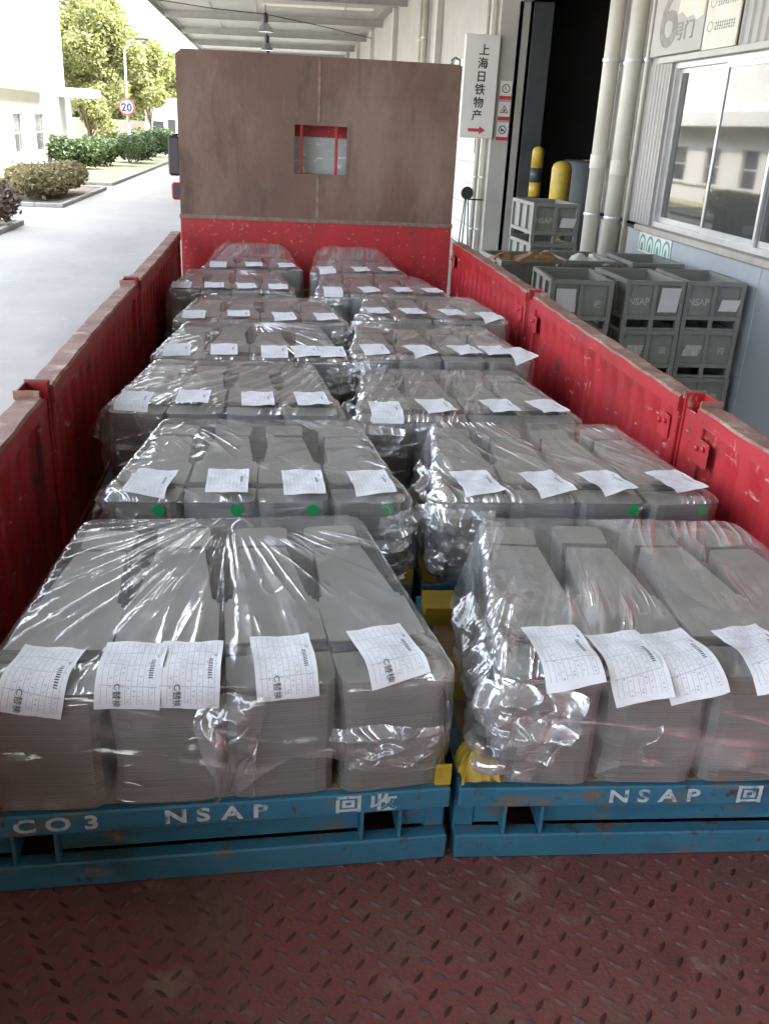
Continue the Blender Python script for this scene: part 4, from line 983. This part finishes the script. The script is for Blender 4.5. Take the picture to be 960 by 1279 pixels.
def pallet(side, row, x0, x1, y0, dp, rot, labeltxt):
    """blue steel pallet in its own coordinates: origin at the middle of the front edge"""
    hw = (x1-x0)/2 + .045
    if (side, row) == ('L', 0): hwl, hwr = hw + .03, hw - .031
    elif (side, row) == ('R', 0): hwl, hwr = hw + .022, hw - .01
    else: hwl = hwr = hw - .01
    return hwl, hwr
for side in 'LR':
    for row, (x0, x1, y0, dp, rot, ncol) in enumerate(LOADS[side]):
        cx_ = (x0+x1)/2; front = row == 0; near = row <= 2
        where = f'{SIDE[side]} pallet, {ORD[row]} row from the bare deck'
        dz = 0.0 if row < 2 else rng.uniform(-.012, .020)
        Mw = Matrix.Translation((cx_, y0, 0)) @ Matrix.Rotation(rot, 4, 'Z')
        hwl, hwr = pallet(side, row, x0, x1, y0, dp, rot, '')
        pd = dp + (.10 if row < 5 else .06)
        t = thing('blue_pallet', (cx_, y0, .001), f'blue steel {where}' + (', with white stencil letters' if front else ''), 'pallet', 'blue pallets on the truck deck', rot)
        yf = -.012 if front else .0
        MB().bbox(-hwl, hwr, yf, yf+.04, .150, PH-.004, .004).build('top_band', M['blue'], t)
        MB().bbox(-hwl, hwr, yf, yf+.04, .0, .068, .004).build('bottom_band', M['blue'], t)
        MB().bbox(-hwl, hwr, yf+.041, pd-.04, .178, PH-.006, .003).build('deck_plate', M['blue'], t)
        MB().bbox(-hwl, hwr, pd-.039, pd, .150, PH-.004, .004).build('top_band', M['blue'], t)
        MB().bbox(-hwl, hwr, pd-.039, pd, .0, .068, .004).build('bottom_band', M['blue'], t)
        MB().bbox(-hwl, -hwl+.05, yf+.041, pd-.04, .0, .177, .004).build('side_rail', M['blue'], t)
        MB().bbox(hwr-.05, hwr, yf+.041, pd-.04, .0, .177, .004).build('side_rail', M['blue'], t)
        # recessed web between the bands with fork pockets
        pk = [(hwr-.205, hwr-.115), (-hwl+.115, -hwl+.205)]
        cuts = sorted([-hwl+.004, hwr-.004] + [q for p in pk for q in p])
        for a, b in ((cuts[0], cuts[1]), (cuts[2], cuts[3]), (cuts[4], cuts[5])):
            MB().bbox(a, b, yf+.045, yf+.055, .069, .149, .002).build('web_plate', M['blue'], t)
        for a, b in pk:
            for xx in (a, b): MB().bbox(xx-.004, xx+.004, yf+.004, pd-.05, .069, .149, .001).build('pocket_wall', M['blue'], t)
        MB().box(-hwl+.03, hwr-.03, .012, dp+.02, PH-.0055, PH-.001).build('liner_board', M['tan'], t)
        if front:
            zt_ = .178
            if side == 'L':
                for s_, x in (('C', -.93), ('O', -.86), ('3', -.79), ('N', -.61), ('S', -.55), ('A', -.487), ('P', -.425), ('回', -.225), ('收', -.145)):
                    text(s_, .048 if s_ in '回收' else .050, M['stencil'], (x - cx_ , yf-.0005, zt_), FRONT, t, 'stencil_letter', sx=1.35, bold=.0012)
            else:
                for s_, x in (('N', .415), ('S', .475), ('A', .535), ('P', .595), ('回', .735), ('收', .835)):
                    text(s_, .052 if s_ in '回收' else .050, M['stencil'], (x - cx_, yf-.0005, zt_), FRONT, t, 'stencil_letter', sx=1.3, bold=.0012)
        # yellow saddles at the pallet corners
        sp = []
        if side == 'R': sp = [(-hwl+.012, .34), (-hwl+.012, .74)] if front else [(-hwl+.012, .02), (-hwl+.012, .6)]
        else: sp = [(hwr-.02, .0)] + ([(-hwl+.02, .35)] if not front else [])
        for q, (sx_, sy_) in enumerate(sp):
            mb = MB(); vs = []; fs = []; n = 9; ww = .10 if side == 'R' else .032; w0 = 0 if side == 'R' else -.012
            for i in range(n):
                a = i/(n-1); zz = PH + .045*abs(2*a-1)**2.0 + .012
                for xx in (sx_ + w0 - .005, sx_ + w0 + ww):
                    vs += [(xx, sy_ + a*.12, zz), (xx, sy_ + a*.12, PH-.002)]
            for i in range(n-1):
                b0, b1 = i*4, i*4+4
                fs += [(b0, b0+2, b1+2, b1), (b0, b1, b1+1, b0+1), (b0+2, b0+3, b1+3, b1+2)]
            fs += [(0, 1, 3, 2), ((n-1)*4, (n-1)*4+2, (n-1)*4+3, (n-1)*4+1)]
            s_ = mb.add(vs, fs).build('corner_saddle', M['yellow'], t); s_['label'] = 'yellow painted saddle on the pallet edge'
        # steel stacks
        cw_ = (x1-x0)/ncol
        for k in range(ncol):
            lx = -(x1-x0)/2 + cw_*(k+.5)
            kk = (ncol-1-k) if side == 'L' else k
            p = Mw @ Vector((lx, 0, PH+.0005))
            stt = thing('steel_stack', p, f'grey steel stack {ORD[kk]} from centre gap, {SIDE[side]}, {ORD[row]} row from bare deck', 'steel stack', 'laminated steel stacks on the pallets', rot + lx*.21 + rng.uniform(-.006, .006))
            stt.scale = (1, 1, 1 + dz/(TOPZ - PH))
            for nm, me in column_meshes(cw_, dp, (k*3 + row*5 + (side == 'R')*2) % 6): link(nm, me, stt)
            if (side == 'L' and row == 1) or (side == 'R' and row == 1 and k >= 2):
                mb = MB().lathe([(.019, 0), (.019, .001)], 20, M=Matrix.Translation((.055 if side == 'L' else .06, -.0125, .274)) @ Matrix.Rotation(PI/2, 4, 'X'))
                mb.build('green_sticker', M['sticker'], stt)
        # film
        key = f'{side}{row+1}'
        sh = SHEETS[key]
        inv = Mw.inverted(); shl = []
        for (sx_, ss, sa) in sh:
            lx = (inv @ Vector((sx_, y0, 0))).x; shl.append((lx, ss + (.042 if front else .015), sa))
        ll = {'L': .45, 'R': 1.0}[side] if row < 6 else 0; rl = {'L': .9, 'R': .25}[side] if row < 6 else 0
        if key == 'L1': ll, rl = .12, .12
        x0l, x1l = -(x1-x0)/2 - .006, (x1-x0)/2 + .006
        me = film_mesh('film_wrap', x0l, x1l, -.008, dp + .006, TOPZ + .012, 5 + row*2 + (side == 'R')*31, ncol, shl, row <= 2, ll, rl, key in ('L1', 'L4', 'L6'), .10 if row == 6 else 0)
        fw = link('film_wrap', me, None, (cx_, y0, dz), rot)
        tag(fw, f'clear crinkled stretch film wrapped over {where}', 'film', 'stretch film over the pallets')
        if side == 'R' and row < 6:
            loose_film('film_flap', x0l + .07, -.035, TOPZ - .015, .24, .17 if front else .14, .06, 40+row, fw, -.25)
            if row < 3: loose_film('film_flap', x0l + .012, .22, TOPZ - .02, .42, .24, .07, 60+row, fw, -PI/2)
        if key == 'L1':
            loose_film('film_flap', .02, -.022, TOPZ - .02, .15, .25, .035, 71, fw, 0)
            loose_film('film_flap', .36, -.020, TOPZ - .12, .24, .10, .03, 73, fw, 0)
        if side == 'L' and row < 6 and row > 0:
            loose_film('film_flap', x1l - .04, -.03, TOPZ - .03, .17, .13, .05, 80+row, fw, .5)
            if row < 3: loose_film('film_flap', x0l - .008, .12, TOPZ - .03, .24, .15, .05, 90+row, fw, -PI/2)
        # printed sheets
        cnt = {}
        for q, (lx, ss, sa) in enumerate(shl):
            k = min(ncol-1, max(0, int((lx + (x1-x0)/2)/cw_))); kk = (ncol-1-k) if side == 'L' else k
            cnt[kk] = cnt.get(kk, 0) + 1
            mb = sheet_mesh(lx, ss, sa, -.010, TOPZ + .022, row*10 + q + (side == 'R')*100, curl=.5 if key == 'R1' else 0)
            o = mb.build('label_sheet', M['form'], None, True, (cx_, y0, dz), rot)
            extra = '' if cnt[kk] == 1 else 'extra '
            tag(o, f'{extra}printed sheet, {ORD[kk]} stack from centre gap, {SIDE[side]}, {ORD[row]} row from bare deck', 'label sheet', 'printed sheets on the wrapped pallets')
            if front and side == 'L':          # hand stamp on the form, bent with the paper
                st_ = text('C替検', .017, M['ink'], (0, 0, 0), (0, 0, 0), o, 'stamp_lettering', ext=0)
                for v in st_.data.vertices: v.co = mb.pt(.33 + v.co.y/mb.size[0], .15 - v.co.x/mb.size[1], .0012)
                st_.data.update()
# crumpled yellow wrap at the tail corner of the warehouse-side pallet
mbw = crumple('yellow_wrap', .085, .055, PH + .006, .05, .06, .055, 77, 'yellow', 'crumpled yellow wrap at the tail corner of the warehouse-side pallet', 'wrap', 26)

# ================================================================== road side
def leaf_cloud(blobs, n, size, seed, jitter=.5):
    r_ = np.random.RandomState(seed); wt = np.array([b[3]*b[4]*b[5] for b in blobs]); wt /= wt.sum()
    bi = r_.choice(len(blobs), n, p=wt); B = np.array(blobs)[bi]
    d = r_.normal(size=(n, 3)); d /= np.linalg.norm(d, axis=1)[:, None]
    rad = (r_.uniform(.35, 1.0, n)**.5)[:, None]
    P = B[:, :3] + d*rad*B[:, 3:6] + r_.normal(size=(n, 3))*size*.4
    a = r_.normal(size=(n, 3)); a[:, 2] *= .6; a /= np.linalg.norm(a, axis=1)[:, None]
    b = np.cross(a, r_.normal(size=(n, 3))); b /= np.linalg.norm(b, axis=1)[:, None]
    sz = size*r_.uniform(.55, 1.3, n)[:, None]; a *= sz; b *= sz*.55
    V = np.stack([P - a, P + b - a*.1, P + a, P - b - a*.1], 1).reshape(-1, 3)
    F = np.arange(4*n).reshape(-1, 4)
    mb = MB(); mb.v = V.tolist(); mb.f = F.tolist(); mb.mi = [0]*n; return mb
def tree(x, y, h, rad, seed, label, mat='leaf_tree', n=9000, leaf=.17, trunk_h=2.0, z=G, group='trees along the road'):
    t = thing('broadleaf_tree', (x, y, z), label, 'tree', group); r_ = random.Random(seed)
    mb = MB(); mb.tube([(0, 0, 0), (.06, 0, trunk_h*.6), (0, .05, trunk_h*1.2), (.1, 0, h*.6)], [.15, .12, .10, .04], 8)
    blobs = []
    for k in range(9):
        a = r_.uniform(0, 2*PI); rr = rad*r_.uniform(.25, .75); zz = trunk_h + (h-trunk_h)*r_.uniform(.15, .8)
        p = (rr*math.cos(a), rr*math.sin(a), zz); mb.tube([(0, .03, trunk_h*r_.uniform(.8, 1.2)), (p[0]*.5, p[1]*.5, (zz+trunk_h)*.5), p], [.07, .05, .02], 6)
        blobs.append((*p, rad*r_.uniform(.35, .55), rad*r_.uniform(.35, .55), (h-trunk_h)*r_.uniform(.12, .22)))
    blobs.append((0, 0, h*.82, rad*.45, rad*.45, h*.16))
    mb.build('trunk', M['trunk'], t, True); leaf_cloud(blobs, n, leaf, seed).build('crown', M[mat], t); return t
def bush(x, y, w_, d_, h, seed, label, mat, n, leaf, group, flat=False, z=G+.1):
    t = thing('round_bush' if not flat else 'clipped_bush', (x, y, z), label, 'bush', group); r_ = random.Random(seed); blobs = []
    for k in range(7):
        blobs.append((r_.uniform(-.45, .45)*w_, r_.uniform(-.45, .45)*d_, h*(.55 if not flat else .5) + r_.uniform(-.1, .1)*h, w_*.33, d_*.33, h*.42))
    mb = MB()
    for k in range(5): mb.tube([(r_.uniform(-.1, .1), r_.uniform(-.1, .1), 0), (r_.uniform(-.4, .4)*w_, r_.uniform(-.4, .4)*d_, h*.7)], [.03, .012], 5)
    mb.build('stem', M['trunk'], t); leaf_cloud(blobs, n, leaf, seed).build('foliage', M[mat], t); return t
def bed(x0, x1, y0, y1, mat):
    struct(MB().bbox(x0+.151, x1-.151, y0+.151, y1-.151, G, G+.09, .02).build('planting_bed', M[mat]))
    n = 0
    def seg(a0, a1, b0, b1): struct(MB().bbox(a0, a1, b0, b1, G, G+.14, .02).build('kerb', M['kerb']))
    def run(a, b): 
        k = max(1, round((b-a)/1.0)); return [(a + (b-a)*i/k + .006, a + (b-a)*(i+1)/k - .006) for i in range(k)]
    for a, b in run(y0+.15, y1-.15): seg(x1-.15, x1, a, b)
    for a, b in run(x0, x1): seg(a, b, y0, y0+.15)
    for a, b in run(x0, x1): seg(a, b, y1-.15, y1)
bed(-12.6, -7.55, 19.0, 27.2, 'soil'); bed(-12.4, -7.6, 32.8, 42.0, 'soil'); bed(-12.6, -7.75, 44.6, 96.0, 'verge')
gb = 'clipped bushes in the kerbed beds'
for k, (x, y, w_, h) in enumerate(((-8.45, 26.1, 1.5, 1.25), (-9.6, 22.8, 1.6, 1.3))):
    bush(x, y, w_, 1.6, h, 50+k, ['pale pinkish bush at the corner of the first kerbed bed', 'pale pinkish bush deeper in the first kerbed bed'][k], 'leaf_pink', 2600, .10, gb)
bush(-9.35, 36.6, 2.5, 5.0, 1.25, 60, 'wide clipped bush with dry brown top in a kerbed bed', 'leaf_dry', 8500, .10, gb, True)
gh = 'round green bushes along the verge'
for k, (x, y, w_, h) in enumerate(((-11.4, 56.5, 2.3, 1.7), (-10.3, 60.5, 2.2, 1.7), (-9.9, 66.0, 2.3, 1.75), (-9.7, 71.5, 2.4, 1.85), (-9.9, 78, 2.6, 2.0), (-10.2, 85, 2.8, 2.0))):
    bush(x, y, w_, 2.6, h, 70+k, f'dense round green bush, {ORD[k]} along the verge from the white building', 'leaf_hedge', 3800, .12, gh)
tree(-13.0, 74, 10.8, 3.3, 1, 'tall pale green tree behind the round bushes', n=13000, leaf=.17, trunk_h=2.8)
tree(-12.4, 66, 4.6, 1.5, 2, 'small light-leaved tree with a forked trunk before the tan wall', n=2600, leaf=.13, trunk_h=1.6)
tree(-15.4, 82, 12.5, 3.6, 3, 'large pale green tree beside the white building', n=12000, leaf=.2, trunk_h=3)
tree(-11.3, 90, 9.5, 3.0, 4, 'pale green tree behind the lamp post', n=9000, leaf=.2, trunk_h=2.5)
tree(-10.4, 104, 8.5, 3.2, 5, 'pale green tree above the small white hut', n=9000, leaf=.22, trunk_h=2.5)
tree(-8.2, 122, 8.0, 3.2, 6, 'distant pale tree beyond the hut', 'leaf_far', n=7000, leaf=.25, trunk_h=2.5)
tree(-14.0, 112, 11.0, 4.2, 7, 'distant tall tree behind the roadside trees', 'leaf_far', n=9000, leaf=.28, trunk_h=2.5)
tree(-4.6, 138, 8.0, 3.4, 8, 'farthest pale tree at the end of the road', 'leaf_far', n=6000, leaf=.3, trunk_h=2.5)
# tan boundary wall with courses
fw_ = thing('boundary_wall', (-14, 88, G), 'low tan boundary wall with horizontal courses behind the trees', 'wall')
for k in range(5):
    MB().bbox(-6, 2.4, -.12, .12, k*.52 + .01, k*.52 + .515, .015).build('course', M['fence'], fw_)
# white building on the left
wb = thing('white_building', (-13, 50, G), 'white rendered building with narrow grey windows beside the road', 'building')
def wbb(mb, name, mat, parent=wb):
    o = mb.build(name, mat, parent)
    if parent is wb: o.location = (13, -50, -G)
    return o
wins = [(44.6, 46.4), (48.9, 50.9), (53.4, 55.8)]
cy_ = [38.0] + [q for p in wins for q in p] + [61.8]
wbb(slab(cy_, [G, -.5, 1.42, 9.5], {(1, 1), (3, 1), (5, 1)}, -13.3, -13.0, 'x'), 'wall', M['whitewall'])
wbb(MB().box(-26, -13.3, 61.5, 61.8, G, 9.5), 'end_wall', M['whitewall'])
wbb(MB().box(-26, -13.3, 38.0, 38.3, G, 9.5), 'end_wall', M['whitewall'])
wbb(MB().box(-26, -13.0, 38.0, 61.8, 9.5, 9.8), 'roof', M['whitewall'])
wbb(MB().bbox(-13.0, -12.2, 40, 55.2, 2.45, 3.2, .03), 'balcony_band', M['whitewall'])
wbb(MB().bbox(-13.0, -11.0, 59.6, 62.6, 2.35, 2.85, .03), 'porch_slab', M['whitewall'])
wbb(MB().bbox(-12.72, -12.4, 60.2, 60.5, G, 2.35, .02), 'porch_column', M['whitewall'])
wbb(MB().bbox(-12.995, -12.93, 38, 59.4, -.62, -.52, .01), 'string_course', M['pilaster'])
for a, b in wins:
    wn = wbb(slab([a, a+.07, b-.07, b], [-.5, -.43, .42, .5, 1.35, 1.42], {(1, 1), (1, 3)}, -13.2, -13.1, 'x'), 'window', M['alu'])
    MB().box(-13.16, -13.15, a+.05, b-.05, -.45, 1.37).build('pane', M['darkglass'], wn)
    MB().bbox(-13.0, -12.9, a-.1, b+.1, -.52, -.501, .005).build('sill', M['whitewall'], wn)
# small hut further along
hut = thing('gate_hut', (-10.8, 100, G), 'small white hut with dark door beyond the round bushes', 'hut')
MB().bbox(-1.6, 1.6, -5, 5, 0, 4.3, .03).build('wall', M['whitewall'], hut)
MB().bbox(-1.9, 1.9, -5.3, 5.3, 4.301, 4.6, .03).build('roof', M['whitewall'], hut)
for y in (-3.9, 1.2): MB().bbox(1.601, 1.66, y, y+1.5, .1, 3.3, .02).build('door', M['darkglass'], hut)
MB().bbox(-.9, .1, -5.06, -5.001, .1, 2.6, .02).build('door', M['dark'], hut)
MB().bbox(.5, 1.2, -5.06, -5.001, 1.4, 2.8, .02).build('window', M['darkglass'], hut)
# lamp post with the speed sign
lp = thing('lamp_post', (-10.75, 72, G), 'white lamp post with a blue foot and a long arm', 'lamp post')
MB().lathe([(.10, 0), (.10, 2.5)], 12).build('blue_foot', M['poleblue'], lp, True)
MB().tube([(0, 0, 2.5), (0, 0, 7.2), (.3, -.1, 7.75), (.9, -.25, 7.95)], [.095, .07, .05, .04], 8).build('pole', M['polegrey'], lp, True)
MB().bbox(.75, 1.75, -.42, -.12, 7.9, 8.05, .04).build('lamp_head', M['dark'], lp)
ss = thing('speed_sign', (-10.78, 71.86, 2.05), 'round white speed sign reading 20 with a red rim', 'sign')
RX = Matrix.Rotation(PI/2, 4, 'X')
MB().lathe([(.52, 0), (.56, .01), (.56, .03), (.52, .04)], 28, M=RX).build('rim', M['signred'], ss)
MB().lathe([(.46, .0), (.46, .045)], 28, M=RX).build('face', M['signface'], ss)
for nm, pts in (('numeral', [(-.33, .13), (-.29, .20), (-.20, .235), (-.11, .20), (-.08, .12), (-.11, .03), (-.21, -.09), (-.33, -.22), (-.07, -.22)]), ('numeral', [(.19 + .125*math.sin(k_*PI/10), .235*math.cos(k_*PI/10)) for k_ in range(21)])):
    MB().tube([(x_*1.0, -.05, z_*1.0) for x_, z_ in pts], .052, 6).build(nm, M['signblue'], ss)
# finish: a few far bulks so the road does not end in bare ground
for k, (x, y, w_, h) in enumerate(((-30, 150, 26, 9), (14, 190, 40, 8))):
    r_ = random.Random(k)
    bl = [(r_.uniform(-.5, .5)*w_, r_.uniform(-2, 2), h*r_.uniform(.25, .7), 3, 2.5, 2.6) for q in range(26)]
    tag(leaf_cloud(bl, 9000, .4, 90+k).build('distant_tree_line', M['leaf_far'], None, False, (x, y, G)), ['distant hazy tree line left of the road end', 'distant hazy tree line across the road end'][k], 'trees', None, 'stuff')
